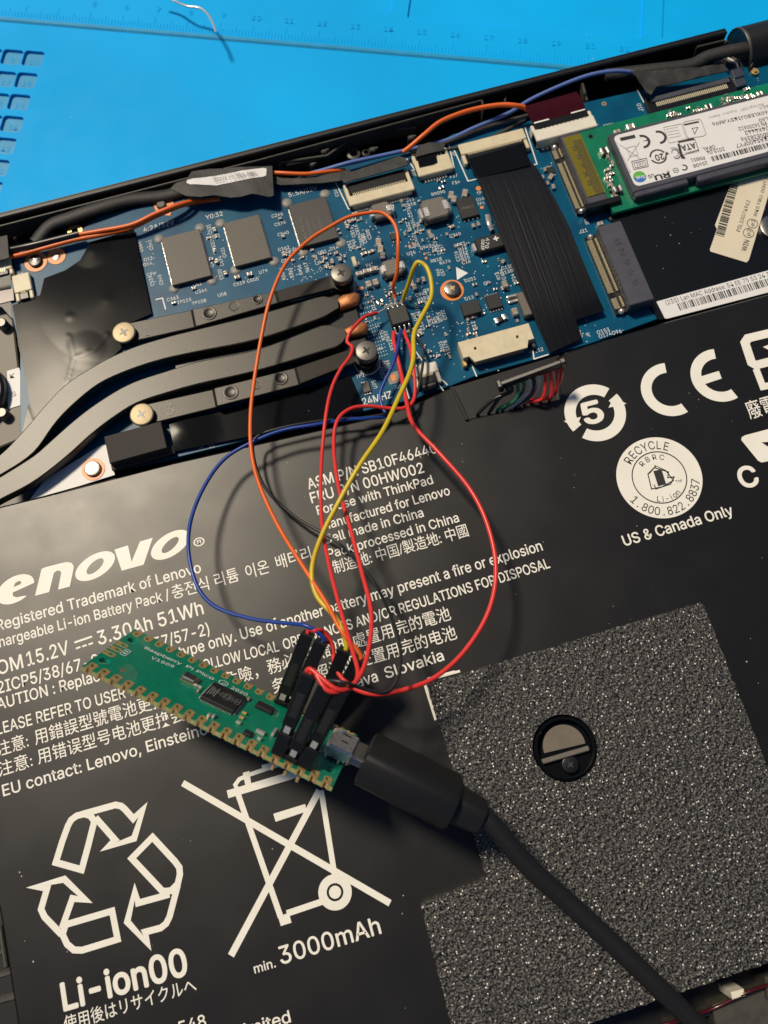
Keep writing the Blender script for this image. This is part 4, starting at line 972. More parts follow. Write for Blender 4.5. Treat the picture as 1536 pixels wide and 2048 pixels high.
T_('Li-ion00', (129, 2021), (376, 1948), 53, .03); T_('使用後はリサイクルへ', (130, 2062), (394, 1981), 22, .016)
T_('SK-548', (300, 2086), (413, 2052), 24); T_('Limited', (473, 2077), (582, 2044), 24)
T_('min.', (510, 1947), (552, 1934), 18); T_('3000mAh', (563, 1929), (763, 1866.5), 35)
T_('®', (390, 1100), (412, 1094), 22, 0)
T_('C', (1486, 977), (1520, 968), 41, .03); T_('廢電池', (1500, 836), (1584, 812), 26, .02)
obj('printed_text', TXT, 'print_white', batt)

# large maker name
b = MB(); Z8 = zc(0, 1000, 2.743)
def ell(c, A, B, n_=40, t0=0, t1=360): return [(c[0]+A[0]*math.cos(R(t0+(t1-t0)*i/n_))+B[0]*math.sin(R(t0+(t1-t0)*i/n_)), c[1]+A[1]*math.cos(R(t0+(t1-t0)*i/n_))+B[1]*math.sin(R(t0+(t1-t0)*i/n_))) for i in range(n_ if t1-t0 == 360 else n_+1)]
fillpx(b, Z8(ell((934, 246), (106, -47), (0, 68))), [Z8(ell((934, 247), (47, -33), (0, 30)))])
fillpx(b, Z8(ell((522, 363), (109, -46), (0, 68))), [Z8(ell((522, 364), (47, -31), (0, 31)))])
fillpx(b, Z8([(628, 272), (702, 249), (722, 338), (768, 228), (838, 207), (788, 355), (668, 388)]))
fillpx(b, Z8([(192, 526), (228, 378), (252, 368), (330, 348), (365, 340), (392, 345), (405, 362), (402, 385), (383, 475), (318, 492), (336, 400), (330, 388), (312, 388), (296, 400), (270, 505)]))
fillpx(b, Z8(ell((84, 490), (104, -38), (0, 74), 40, 52, 362)+[(70, 508), (72, 528), (92, 534), (130, 526)]), [Z8([(74, 478), (84, 456), (104, 444), (118, 448), (112, 462)])])
obj('printed_name', b, 'print_white', batt)

# recycling arrows, crossed-out bin
b = MB(); Z6 = zc(0, 1560, 3.657)
stroke(b, Z6([(408, 603), (455, 450), (497, 335), (520, 292), (560, 262), (615, 248), (660, 260), (690, 300), (645, 480), (597, 656)]), 12.5, closed=True)
stroke(b, Z6([(600, 250), (845, 182), (885, 190), (912, 212), (976, 284), (1046, 215), (981, 427), (785, 492), (843, 440), (698, 275)]), 12.5)
stroke(b, Z6([(1115, 418), (963, 573), (1190, 815), (1250, 810), (1300, 760), (1316, 690), (1312, 640), (1280, 596)]), 12.5, closed=True)
stroke(b, Z6([(1300, 770), (1240, 1000), (1215, 1050), (1175, 1082), (1058, 1113), (1078, 1195), (930, 1037), (985, 815), (1008, 900), (1240, 836)]), 12.5)
stroke(b, Z6([(820, 958), (860, 1165), (600, 1245), (540, 1243), (490, 1200), (458, 1130), (480, 1058)]), 12.5, closed=True)
stroke(b, Z6([(450, 1130), (325, 1000), (300, 945), (345, 790), (250, 782), (470, 725), (625, 875), (530, 865), (452, 1085)]), 12.5)
obj('recycling_arrows', b, 'print_white', batt)
b = MB(); Z7 = zc(340, 1500, 2.954)
stroke(b, Z7([(75, 195), (1300, 905)]), 13); stroke(b, Z7([(360, 1215), (882, 238)]), 13)
stroke(b, Z7([(400, 255), (655, 990)]), 11.5); stroke(b, Z7([(893, 238), (972, 735)]), 11)
stroke(b, Z7([(340, 262), (900, 95)]), 15); stroke(b, Z7([(400, 240), (385, 205), (410, 172), (470, 145), (640, 88)]), 8)
fillpx(b, Z7([(430, 135), (468, 123), (480, 200), (446, 214)])); fillpx(b, Z7([(540, 90), (640, 62), (648, 92), (552, 125)]))
fillpx(b, Z7([(610, 377), (798, 319), (810, 362), (624, 424)])); stroke(b, Z7([(690, 966), (900, 895)]), 12)
fillpx(b, Z7([(638, 985), (702, 962), (718, 1020), (655, 1040)]))
c = at(*Z7([(975, 840)])[0], ZPR); r_ = (at(*Z7([(1074, 840)])[0], ZPR)-c).length
ring2d(b, c, r_*.5, r_, ZPR+.0006); ring2d(b, c, 0.001, r_*.36, ZPR)
obj('crossed_bin_symbol', b, 'print_white', batt)
# recycling ring with a 5, CE letters, partial marks at the right
b = MB(); Zr = zc(1100, 640, 3.523)
c = at(*Zr([(318, 652)])[0], ZPR); r_ = (at(*Zr([(535, 652)])[0], ZPR)-c).length
ring2d(b, c, r_*.63, r_, ZPR, 42, 205); ring2d(b, c, r_*.63, r_, ZPR, 225, 385)
fillpx(b, Zr([(412, 618), (450, 543), (540, 590)])); fillpx(b, Zr([(97, 712), (180, 764), (218, 682)]))
write(b, '5', (1174, 849), (1209, 840), 42, ZPR, .035); obj('numbered_ring', b, 'print_white', batt)
for cc, bar in (((845, 488), 0), ((1195, 388), 1)):
    b = MB(); c = at(*Zr([cc])[0], ZPR); r_ = (at(*Zr([(cc[0]+205, cc[1])])[0], ZPR)-c).length
    ring2d(b, c, r_*.63, r_, ZPR, 79, 286)
    if bar: fillpx(b, Zr([(1060, 398), (1190, 359), (1210, 412), (1080, 455)]), z=ZPR+.0008)
    obj('ce_mark', b, 'print_white', batt)
b = MB(); stroke(b, Zr([(1640, 70), (1395, 128), (1374, 160), (1420, 300), (1450, 318), (1640, 270)]), 18); stroke(b, Zr([(1452, 345), (1500, 470), (1650, 440)]), 14)
fillpx(b, Zr([(1500, 190), (1600, 150), (1600, 240)])); obj('recycling_mark', b, 'print_white', batt)
b = MB(); fillpx(b, Zr([(1347, 845), (1352, 825), (1375, 812), (1640, 742), (1640, 850), (1490, 862), (1640, 960), (1640, 975), (1490, 1004), (1465, 990)])); obj('recycling_mark', b, 'print_white', batt)
stroke_c = MB(); stroke(stroke_c, [(910, 1343), (855, 1358)], 5); stroke(stroke_c, [(849, 1366), (872, 1440)], 6); stroke(stroke_c, [(865, 1357), (920, 1342)], 5); obj('corner_mark', stroke_c, 'print_white', batt)
# round seal
b = MB(); cS = at(1318.6, 954.5, ZPR); RS = (at(1404.6, 954.5, ZPR)-at(1232.6, 954.5, ZPR)).length/2
ring2d(b, cS, .001, RS, ZPR, n=72); seal = obj('round_seal', b, 'print_white', batt)
b = MB(); z = ZPR+.006; ring2d(b, cS, RS*.62, RS*.645, z, n=72)
def arctext(mb, s, c, r, a0, a1, h, inward=False, bold=.0, kx=1.0):
    for i, ch in enumerate(s):
        a = R(a0+(a1-a0)*i/(len(s)-1)); vs, fs = glyphs(ch, bold)
        if not vs: continue
        w = max(v[0] for v in vs)+min(v[0] for v in vs); up = Vector((math.cos(a), math.sin(a), 0))*(-1 if inward else 1); rt = Vector((up.y, -up.x, 0)); k = h/CAP
        o = c+Vector((math.cos(a), math.sin(a), 0))*r; mb.add([tuple(o+rt*((v[0]-w/2)*k*kx)+up*(v[1]*k)+Vector((0, 0, z-o.z))) for v in vs], fs)
arctext(b, 'RECYCLE', cS, RS*.70, 132, 57, .19, bold=.01, kx=.85); arctext(b, '1.800.822.8837', cS, RS*.93, 205, 336, .18, True, .01, .9)
arctext(b, 'RBRC', cS, RS*.44, 122, 62, .12); arctext(b, 'Li-ion', cS, RS*.60, 247, 300, .12, True)
write(b, 'TM', (1352, 966), (1364, 963), 5, z)
stroke(b, Zr([(745, 1030), (690, 1085), (715, 1190), (790, 1175), (870, 1130), (815, 1060), (740, 1025)]), 2.2, z, True)
stroke(b, Zr([(700, 1080), (735, 1040), (835, 1070), (830, 1110), (875, 1105), (850, 1155), (745, 1190), (735, 1160)]), 2.0, z+.0005)
fillpx(b, Zr([(728, 1065), (785, 1050), (818, 1155), (762, 1170)]), z=z+.001); obj('seal_lettering', b, 'print_dark', seal)

# lifted battery plug with its leads
plug = thing('battery_plug', 'unplugged black comb-shaped battery plug raised on twisted red white and green leads', 'plug', at(1060, 790, 2.1))
pa, pb = at(1000, 772, 2.75), at(1126, 726, 3.1); d = (pb-pa).normalized(); sd_ = Vector((-d.y, d.x, 0)).normalized(); upv = d.cross(sd_)
L_ = (pb-pa).length
obj('plug_housing', MB().cbox((pa+pb)/2, (L_, .10, .26), .02, ax=(d, sd_, upv)).cbox(pa+sd_*.0, (.12, .2, .3), .03, ax=(d, sd_, upv)).cbox(pb, (.14, .14, .3), .03, ax=(d, sd_, upv)), 'chip_dark', plug)
for i in range(9): obj('plug_slot', MB().cbox(pa+d*(L_*(i+.9)/10)+sd_*.005, (.07, .12, .18), .02, ax=(d, sd_, upv)), 'chip_dark', plug).location.z += .03
leads = [('wire_black', .5, (953, 832), (985, 800)), ('wire_black', 1.2, (975, 829), (1000, 795)), ('wire_green', 2.2, (992, 826), (1030, 800)), ('wire_green', 3.2, (1003, 824), (1040, 790)), ('wire_white', 4.2, (1018, 821), (1060, 785)), ('wire_black', 4.8, (1028, 818), (1062, 790)), ('wire_white', 5.6, (1036, 815), (1070, 785)), ('wire_red', 6.6, (1046, 812), (1085, 797)), ('wire_red', 7.4, (1060, 808), (1102, 792)), ('wire_red', 8.4, (1078, 806), (1112, 785)), ('wire_red', 9.2, (1095, 803), (1117, 770))]
for m_, i, a, c in leads:
    e_ = pa+d*(L_*(i+.3)/10)-upv*.08
    obj('lead', MB().tube([at(*a, 1.9), at(a[0]+6, a[1]-8, 2.15), at(*c, 2.45), e_+Vector((.02, -.12, -.12)), e_], .042, 10), m_, plug, 60)

# ================================================================== SOLID STATE CARD
ssd = thing('storage_card', 'green plug-in storage card with a white upside-down certification label', 'circuit card', at(1380, 300, 2.1))
ZC = 2.20
x0, y0, x1, y1 = bbox([(1165, 268), (1215, 425), (1165, 268), (1215, 425)], ZC)
A_, B2 = at(1150, 275, ZC), at(1262, 416, ZC)
yt, yb = at(1165, 262, ZC).y, at(1230, 425, ZC).y; xl = at(1190, 340, ZC).x; xr = 15.8
ssub = obj('card_board', MB().prism([(xl, yb), (xr, yb), (xr, yt), (xl, yt)], ZC-.1, ZC, .01), 'pcb_green', ssd)
for u, v in ((1181, 273), (1205, 300), (1222, 385), (1224, 400)): obj('plated_hole', MB().lathe([(.06, 0), (.06, .01), (.03, .01), (.03, .0)], at(u, v, ZC), 14), 'chip_dark', ssd)
ZK = 2.45
kx0, ky1 = at(1216, 268, ZK).x, at(1216, 268, ZK).y; ky0 = at(1268, 394, ZK).y; kxm = at(1375, 350, ZK).x
obj('memory_case', MB().cbox(((kx0+xr)/2+.0, (ky0+.12+ky1)/2, (ZC+ZK)/2+.0), (xr-kx0-.02, ky1-ky0-.12, ZK-ZC), .03), 'socket_slate', ssd)
obj('memory_case', MB().cbox(((kx0+kxm)/2, ky0+.1, (ZC+ZK)/2-.01), (kxm-kx0-.05, .2, ZK-ZC-.03), .03), 'socket_slate', ssd)
obj('memory_case', MB().cbox(((kxm+.12+xr)/2, ky0+.07, (ZC+ZK)/2-.01), (xr-kxm-.3, .2, ZK-ZC-.03), .03), 'socket_slate', ssd)
ZLb = ZK+.014
lx0, ly1 = at(1226, 272, ZLb).x, at(1226, 272, ZLb).y; ly0 = at(1270, 374, ZLb).y
slab = obj('card_label', MB().prism(rrect(lx0, ly0, xr-.1, ly1, .12), ZK+.001, ZLb, .004), 'label_paper', ssd)
z = ZLb+.003; b = MB(); g2 = MB(); Zs = zc(1100, 100, 3.523)
def W(s, p0, p1, cap, bold=.01, mb=None): write(mb or b, s, Zs([p0])[0], Zs([p1])[0], cap/3.523, z, bold)
W('256GB', (1103, 783), (1005, 808), 24); W('PM851', (1086, 748), (990, 766), 24); W('OPAL', (1156, 668), (1072, 690), 26); W('2015.04', (1224, 684), (1102, 712), 26)
W('S1CFNXAG601KA5400FY7', (1800, 545), (1308, 664), 28); W('P/N: SSD0E38396', (1640, 560), (1342, 618), 28); W('FRU 04X4442', (1620, 520), (1368, 572), 28); W('PN 16200612', (1520, 505), (1325, 545), 26); W('WD7BL60', (1640, 448), (1468, 486), 26)
W('TC5RF8560XLE80J1K5YJM96', (1700, 388), (1140, 512), 24); W('www.drive-support.example'[:0] or 'Electro-Static', (1310, 420), (1120, 470), 16, 0, g2); W('Discharge (ESD)', (1500, 375), (1340, 415), 18, 0, g2); W('KOREA', (1580, 370), (1470, 405), 20, 0, g2)
W('US', (728, 872), (688, 882), 24, .02); W('c', (838, 850), (822, 854), 16, .02)
barcode(b, Zs([(1132, 752)])[0], Zs([(1800, 586)])[0], 12.5, z, seed=3)
# CE, circle arrows and other marks, all upside down
for cc, bar in (((765, 615), 0), ((650, 645), 1)):
    c = at(*Zs([cc])[0], z); r_ = .195; ring2d(b, c, r_*.68, r_, z, -100, 92)
    if bar: ring2d(b, c, r_*.0+.01, r_*.8, z+.0006, -8, 8, 2)
stroke(b, Zs([(495, 630), (600, 607)]), 8, z)
c = at(*Zs([(762, 750)])[0], z); ring2d(b, c, .165, .205, z, 20, 170); ring2d(b, c, .165, .205, z, 195, 350); W('20', (792, 728), (735, 742), 42, .03)
fillpx(b, Zs([(815, 715), (840, 730), (812, 745)]), z=z+.001)
W('C', (900, 690), (845, 705), 75, .0, g2); c = at(*Zs([(872, 728)])[0], z); ring2d(b, c, .10, .115, z, -90, 90); ring2d(b, c, .15, .165, z, -100, 100); stroke(b, Zs([(905, 660), (935, 765)]), 5, z); stroke(b, Zs([(912, 715), (950, 765)]), 4, z)
fillpx(b, Zs([(898, 640), (1010, 615), (1020, 632), (905, 655)]), z=z); W('ATA', (1016, 652), (920, 675), 40, .03); stroke(b, Zs([(1020, 630), (1048, 705), (940, 738)]), 1.3, z); W('SERIAL', (1046, 700), (950, 722), 18, 0)
stroke(g2, Zs([(800, 545), (925, 520), (965, 630), (840, 655)]), 1.0, z, True)
stroke(g2, Zs([(935, 520), (950, 505), (1050, 487), (1065, 495), (1100, 590), (1085, 605), (980, 622), (968, 612)]), 1.2, z, True); stroke(b, Zs([(945, 527), (1050, 505)]), 4, z); stroke(b, Zs([(1020, 592), (1002, 552), (1042, 545)]), 1.3, z, True)
for i in range(4): stroke(g2, Zs([(815+i*8, 560+i*20), (900+i*8, 543+i*20)]), 1.0, z)
stroke(g2, Zs([(490, 665), (640, 770)]), 1.2, z); stroke(g2, Zs([(545, 780), (630, 650)]), 1.2, z); stroke(g2, Zs([(540, 690), (600, 675), (620, 740), (565, 752)]), 1.2, z, True); W('Rendement > 80%', (570, 862), (470, 650), 12, 0, g2)
stroke(b, Zs([(575, 785), (680, 762), (692, 820), (592, 842)]), 1.3, z, True); stroke(b, Zs([(590, 795), (668, 778), (678, 812), (602, 830)]), 1.0, z, True); W('VEI', (660, 785), (605, 800), 20, .0)
W('RU', (835, 862), (735, 885), 34, .04); c = at(*Zs([(886, 848)])[0], z); ring2d(b, c, .055, .07, z); stroke(b, Zs([(875, 850), (898, 845)]), 1.2, z)
c = at(*Zs([(945, 828)])[0], z); ring2d(b, c, .05, .085, z, -150, 100)
obj('label_lettering', b, 'ink', slab); obj('faint_lettering', g2, 'ink_grey', slab)
c = at(*Zs([(632, 893)])[0], z); r_ = .155; b = MB(); ring2d(b, c, .001, r_, z, 0, 180); obj('round_mark', b, 'sticker_green', slab); b = MB(); ring2d(b, c, .001, r_, z, 180, 360); obj('round_mark', b, 'sticker_blue', slab)
b = MB(); write(b, 'first', Zs([(668, 880)])[0], Zs([(605, 892)])[0], 6, z+.002, .02); obj('label_lettering', b, 'label_paper', slab)
rg = random.Random(21)
def ss(u, v, l, w, h, rz=0, kind='cap'): smd(u, v, l, w, h, rz, kind, ssd, ZC)
for u, v, l, w, h, rz, k in ((1262, 252, .2, .14, .1, 0, 'cap'), (1235, 262, .15, .1, .1, 0, 'cap'), (1210, 300, .2, .18, .12, 0, 'res'), (1236, 376, .2, .16, .14, 0, 'res'), (1216, 312, .1, .07, .06, 90, 'cap'), (1232, 388, .12, .08, .06, 90, 'cap'), (1400, 224, .14, .1, .08, 0, 'cap'), (1418, 212, .16, .14, .05, 0, 'res'), (1500, 192, .16, .12, .08, 0, 'cap'), (1520, 186, .14, .1, .08, 0, 'cap')): ss(u, v, l, w, h, rz, k)
for (xa, ya, xb, yb2, n_) in ((1210, 318, 1226, 372, 26), (1336, 232, 1360, 222, 12), (1372, 234, 1430, 214, 16), (1440, 210, 1540, 190, 26), (1395, 240, 1400, 215, 4), (1480, 200, 1500, 175, 6)):
    for _ in range(n_): ss(rg.uniform(xa, xb), rg.uniform(min(ya, yb2), max(ya, yb2)), rg.uniform(.07, .1), rg.uniform(.05, .06), .05, rg.choice((0, 90)), rg.choice(('cap', 'cap', 'res')))

# ================================================================== FOAM PAD
ZF = 2.42
foam = thing('foam_pad', 'dark grey open-cell foam pad with a round hole lying on the battery', 'foam pad', at(1200, 1500, 2.15))
fo = [(853, 1368), (1400, 1205), (1408, 1212), (1600, 1700), (1640, 1860), (1536, 1926), (1380, 1978), (1165, 2052), (920, 2120), (842, 1812), (848, 1806), (974, 1757)]
hp_ = [at(1130, 1496, ZF)]; hc = hp_[0]; hr = (at(1196, 1496, ZF)-hc).length
from mathutils import noise
def fz(x, y):
    q = Vector((x*9, y*9, 0)); return ZF+.018*noise.noise(q)+.012*noise.noise(q*2.7)
# pad as a dense sheet with a hole
def foam_mesh():
    b = MB(); pts = [Vector(at(*p, ZF)[:2]) for p in fo]; st = .055
    edge = []
    rgf = random.Random(5)
    for i in range(len(pts)):
        a, b_ = pts[i], pts[(i+1) % len(pts)]; k = max(1, int((b_-a).length/st)); n_ = Vector((-(b_-a).y, (b_-a).x)).normalized()
        edge += [a+(b_-a)*j/k+n_*rgf.uniform(-.012, .012) for j in range(k)]
    hole = [Vector((hc.x+hr*math.cos(2*math.pi*i/90)*(1+rgf.uniform(-.01, .01)), hc.y+hr*math.sin(2*math.pi*i/90))) for i in range(90)]
    xs = [p.x for p in pts]; ys = [p.y for p in pts]; inner = []
    y = min(ys)+st/2
    while y < max(ys):
        x = min(xs)+st/2
        while x < max(xs):
            if math.hypot(x-hc.x, y-hc.y) > hr+.02: inner.append(Vector((x+rgf.uniform(-.012, .012), y+rgf.uniform(-.012, .012))))
            x += st
        y += st
    n1, n2 = len(edge), len(hole)
    v, e_, f, _, _, _ = delaunay_2d_cdt(edge+hole+inner, [(i, (i+1) % n1) for i in range(n1)]+[(n1+i, n1+(i+1) % n2) for i in range(n2)], [list(range(n1))], 1, 1e-6)
    f = [t for t in f if math.hypot(sum(v[i].x for i in t)/3-hc.x, sum(v[i].y for i in t)/3-hc.y) > hr*.985]
    b.add([(p.x, p.y, fz(p.x, p.y)) for p in v], [tuple(t) for t in f])
    for lp in (edge, hole):
        n_ = len(lp); b.add([(p.x, p.y, fz(p.x, p.y)) for p in lp]+[(p.x, p.y, ZT+.005) for p in lp], [(i, n_+i, n_+(i+1) % n_, (i+1) % n_) for i in range(n_)])
    return b
obj('foam_body', foam_mesh(), 'foam_cell', foam, 80)
obj('hole_ring', MB().lathe([(hr*.97, 0), (hr*.97, .16), (hr*.9, .2), (hr*.84, .19), (hr*.82, .02)], Vector((hc.x+.02, hc.y, ZT+.006)), 48, cap=False), 'film_gloss', foam, 40)
obj('hole_floor', MB().lathe([(hr*.95, 0), (hr*.95, .012)], Vector((hc.x+.02, hc.y, ZT+.006)), 40), 'film_gloss', foam)
cc = at(1138, 1484, ZT+.03); up_ = .0
P = [Vector((hc.x+.04+hr*.66*math.cos(R(a)), hc.y+.02+hr*.66*math.sin(R(a)))) for a in range(-8, 190, 9)]
obj('metal_window', MB().prism(P, ZT+.02, ZT+.03), 'glass_brown', foam)
a_, b_ = at(1083, 1524, ZT+.1), at(1178, 1496, ZT+.1)
obj('cross_bar', MB().cbox((a_+b_)/2, ((b_-a_).length, .1, .08), .02, ax=((b_-a_).normalized(), Vector((-(b_-a_).y, (b_-a_).x, 0)).normalized(), Vector((0, 0, 1)))), 'ferrite', foam)
screw(at(1140, 1529, ZT+.03), .17, .06, 'black_plastic', foam, .5, cross='dark_steel')
# ================================================================== RIBBONS, TAPES, ANTENNA LEADS
t = thing('flat_ribbon_cable', 'wide flat black ribbon cable of fine parallel conductors arching over the board', 'ribbon cable', at(1080, 520, 1.96))
def strip(L_, R_, zs, m, parent, name, thick=.02, n_=8, smooth=60):
    A = catmull([at(*p, z) for p, z in zip(L_, zs)], 6); B = catmull([at(*p, z) for p, z in zip(R_, zs)], 6)
    vs = []; fs = []; k = n_+1
    for a, b in zip(A, B):
        for i in range(k): vs.append(a+(b-a)*i/n_)
    N = len(vs); vs += [v-Vector((0, 0, thick)) for v in vs]
    for i in range(len(A)-1):
        for j in range(n_):
            q = (i*k+j, (i+1)*k+j, (i+1)*k+j+1, i*k+j+1); fs.append(q); fs.append(tuple(N+x for x in reversed(q)))
        fs.append((i*k, N+i*k, N+(i+1)*k, (i+1)*k)); fs.append((i*k+n_, (i+1)*k+n_, N+(i+1)*k+n_, N+i*k+n_))
    e_ = (len(A)-1)*k
    for j in range(n_): fs.append((e_+j, N+e_+j, N+e_+j+1, e_+j+1)); fs.append((j, j+1, N+j+1, N+j))
    return obj(name, MB().add(vs, fs), m, parent, smooth)
strip([(944, 330), (950, 342), (957, 362), (985, 430), (1020, 520), (1060, 615), (1100, 706)], [(1030, 313), (1036, 326), (1046, 350), (1078, 430), (1110, 520), (1140, 606), (1164, 677)], [2.1, 2.2, 2.38, 2.42, 2.38, 2.28, 2.08], 'ribbon_black', t, 'ribbon_band')
strip([(1027, 313), (1033, 326), (1043, 350), (1075, 430), (1107, 520), (1136, 600), (1146, 641)], [(1052, 305), (1058, 318), (1080, 346), (1131, 438), (1165, 520), (1194, 588), (1209, 621)], [2.105, 2.205, 2.385, 2.425, 2.385, 2.26, 2.14], 'ribbon_black', t, 'ribbon_band', n_=5)
strip([(936, 318), (942, 332), (958, 355)], [(1048, 285), (1053, 306), (1062, 330)], [2.16, 2.24, 2.36], 'film_gloss', t, 'stiffener')
t = thing('maroon_flex_cable', 'short dark maroon flex strip entering the white socket', 'flex cable', at(1110, 215, 2.1))
strip([(1050, 212), (1056, 228), (1068, 250)], [(1153, 183), (1163, 198), (1174, 222)], [2.5, 2.42, 2.28], 'maroon_film', t, 'flex_band', n_=3)
b = MB(); z = 2.31; stroke(b, [(1068, 246), (1098, 238)], 3.5, z); stroke(b, [(1142, 226), (1170, 218)], 3.5, z); obj('white_mark', b, 'silk', t)
strip([(1065, 245), (1074, 258)], [(1170, 217), (1178, 230)], [2.3, 2.27], 'black_plastic', t, 'stiffener', n_=3)
def wire(name, pts, r, m, label, cat='wire', group=None, seg=10, flat=1.0):
    o = obj(name, MB().tube([at(u, v, z) for u, v, z in pts], r, seg, 8, flat=flat), m, None, 60); return tag(o, label, cat, group)
G = 'antenna leads routed along the rear edge of the laptop'
wire('antenna_lead', [(-60, 530, 2.0), (0, 514, 2.05), (30, 512, 2.1), (90, 496, 2.15), (150, 480, 2.15), (212, 468, 2.15), (265, 455, 2.2), (310, 433, 2.2), (360, 412, 2.15), (395, 404, 2.0), (440, 398, 1.98)], .055, 'wire_orange', 'orange antenna lead from the left edge to the labelled tape, lower of two', 'wire', G)
wire('antenna_lead', [(158, 469, 2.2), (200, 462, 2.22), (262, 450, 2.26), (310, 428, 2.3), (350, 412, 2.3), (378, 404, 2.2), (400, 402, 2.0)], .055, 'wire_orange', 'orange antenna lead leaving a black sleeve beside the gold ring', 'wire', G)
wire('antenna_lead', [(530, 345, 2.1), (560, 346, 2.2), (610, 348, 2.2), (650, 344, 2.15), (690, 340, 2.0)], .05, 'wire_orange', 'short orange antenna lead between the labelled tape and the middle tape', 'wire', G)
wire('antenna_lead', [(805, 305, 2.2), (822, 292, 2.25), (850, 268, 2.35), (880, 244, 2.4), (920, 227, 2.42), (960, 216, 2.42), (1000, 210, 2.45), (1030, 211, 2.45), (1052, 217, 2.35), (1080, 240, 2.2)], .058, 'wire_orange', 'orange antenna lead arching into the maroon flex strip', 'wire', G)
wire('antenna_lead', [(600, 352, 2.05), (640, 342, 2.1), (700, 325, 2.15), (760, 312, 2.1), (850, 292, 2.05), (900, 278, 2.05), (950, 255, 2.1), (1020, 225, 2.15), (1060, 200, 2.2), (1120, 172, 2.3), (1180, 150, 2.35), (1235, 142, 2.3), (1280, 148, 2.1)], .05, 'antenna_blue', 'pale blue antenna lead running along the rear edge', 'wire', G)
wire('grey_lead', [(820, 305, 2.0), (880, 290, 2.02), (960, 258, 2.05), (1040, 235, 2.05), (1080, 225, 2.0)], .05, 'chassis_grey', 'grey lead lying beside the blue lead behind the board', 'wire', G)
wire('grey_lead', [(822, 312, 1.96), (900, 298, 1.97), (960, 285, 1.97), (1050, 240, 1.98)], .04, 'chassis_grey', 'thin grey lead nearest the board edge', 'wire', G)
wire('cable_sleeve', [(20, 500, 2.15), (60, 492, 2.2), (110, 480, 2.2), (158, 468, 2.2)], .085, 'black_plastic', 'short black sleeve over the orange lead at the left', 'cable sleeve')
wire('cloth_wrapped_cable', [(70, 486, 2.0), (100, 452, 2.05), (140, 436, 2.1), (200, 416, 2.1), (260, 400, 2.05), (330, 392, 2.0), (380, 378, 2.0)], .17, 'tape_black', 'thick cable wrapped in black cloth tape along the rear edge', 'cable', flat=.6)
wire('cable_sleeve', [(548, 360, 2.05), (600, 366, 2.05), (660, 356, 2.05), (700, 345, 2.05)], .085, 'tape_black', 'dark cloth sleeve running under the middle tape', 'cable sleeve')
wire('cloth_wrapped_cable', [(1210, 150, 2.0), (1300, 140, 2.1), (1380, 130, 2.15), (1420, 112, 2.2), (1480, 98, 2.25), (1540, 90, 2.2)], .17, 'tape_black', 'black cloth-wrapped bundle running into the hinge barrel', 'cable', flat=.7)
for i, (u, v) in enumerate(((1466, 128), (1472, 126), (1479, 124))):
    wire('thin_lead', [(u-18, v-10, 2.2), (u-6, v-4, 2.25), (u, v, 2.1), (u+6, v+12, 2.0)], .028, 'wire_white' if i == 1 else 'chassis_grey', ('leftmost', 'middle', 'rightmost')[i]+' thin lead fanning out beside the steel cans', 'wire', 'thin leads beside the steel cans')
def tape(pix, z, label, amp=.02, hx=None, m='tape_black', name='cloth_tape', step=.1):
    P = [at(*p, z) for p in pix]
    f = lambda x, y: z+amp*noise.noise(Vector((x*2.2, y*3, 1)))+amp*.5*noise.noise(Vector((x*7, y*7, 5)))
    o = obj(name, MB().sheet(P, f, step, thick=.03), m, None, 50); return tag(o, label, 'tape')
t = thing('label_tape', 'black cloth tape piece carrying a narrow white printed label', 'tape', at(450, 365, 2.2))
P = [at(*p, 2.34) for p in ((340, 377), (352, 366), (372, 360), (383, 342), (420, 337), (544, 331), (547, 390), (540, 393), (505, 387), (480, 393), (462, 394), (430, 389), (400, 393), (372, 391))]
f = lambda x, y: 2.33+.03*noise.noise(Vector((x*1.5, y*2, 1)))+.01*noise.noise(Vector((x*6, y*6, 5)))
obj('tape_sheet', MB().sheet(P, f, .1, thick=.03), 'tape_black', t, 50)
f2 = lambda x, y: f(x, y)+.012
P = [at(*p, 2.355) for p in ((374, 360), (385, 357), (525, 335), (533, 336), (532, 350), (526, 353), (470, 362), (432, 369), (380, 369), (373, 366))]
obj('tape_label', MB().sheet(P, f2, .08, thick=.008), 'label_paper', t, 50)
b = MB()
for k, s_ in enumerate(('98Y11167REV  NBT', '14W21M   LOT: 5082P01BREV', 'WWAN 3-4  ANTENNA: 12MTT')):
    write(b, s_, (424+k*2, 354+k*4.5), (512+k*2, 345+k*3.2), 3.2, 2.385)
obj('label_lettering', b, 'ink', t)
tape([(680, 352), (692, 345), (706, 343), (798, 312), (812, 316), (816, 330), (800, 335), (700, 362), (688, 366)], 2.26, 'black tape over the latch of the middle cable socket', .025)
tape([(548, 352), (600, 356), (680, 344), (690, 360), (640, 366), (560, 370), (549, 366)], 2.14, 'narrow dark tape strip between two sockets behind the memory chips', .02)
tape([(836, 292), (858, 285), (890, 288), (886, 300), (830, 314)], 2.22, 'small black tape patch over the little cable socket', .02)
tape([(1262, 142), (1330, 140), (1400, 134), (1448, 128), (1458, 140), (1380, 158), (1312, 175), (1302, 190), (1292, 186), (1280, 166)], 2.32, 'large crumpled black tape over the wide display socket', .05)
tape([(-40, 480), (14, 470), (18, 515), (-40, 528)], 2.3, 'black tape scrap at the far left edge of the board', .02)
o = tape([(835, 318), (872, 310), (874, 322), (866, 326), (838, 332)], 2.18, 'small clear film on the little cable socket', .0, m='film_gloss', name='clear_film')

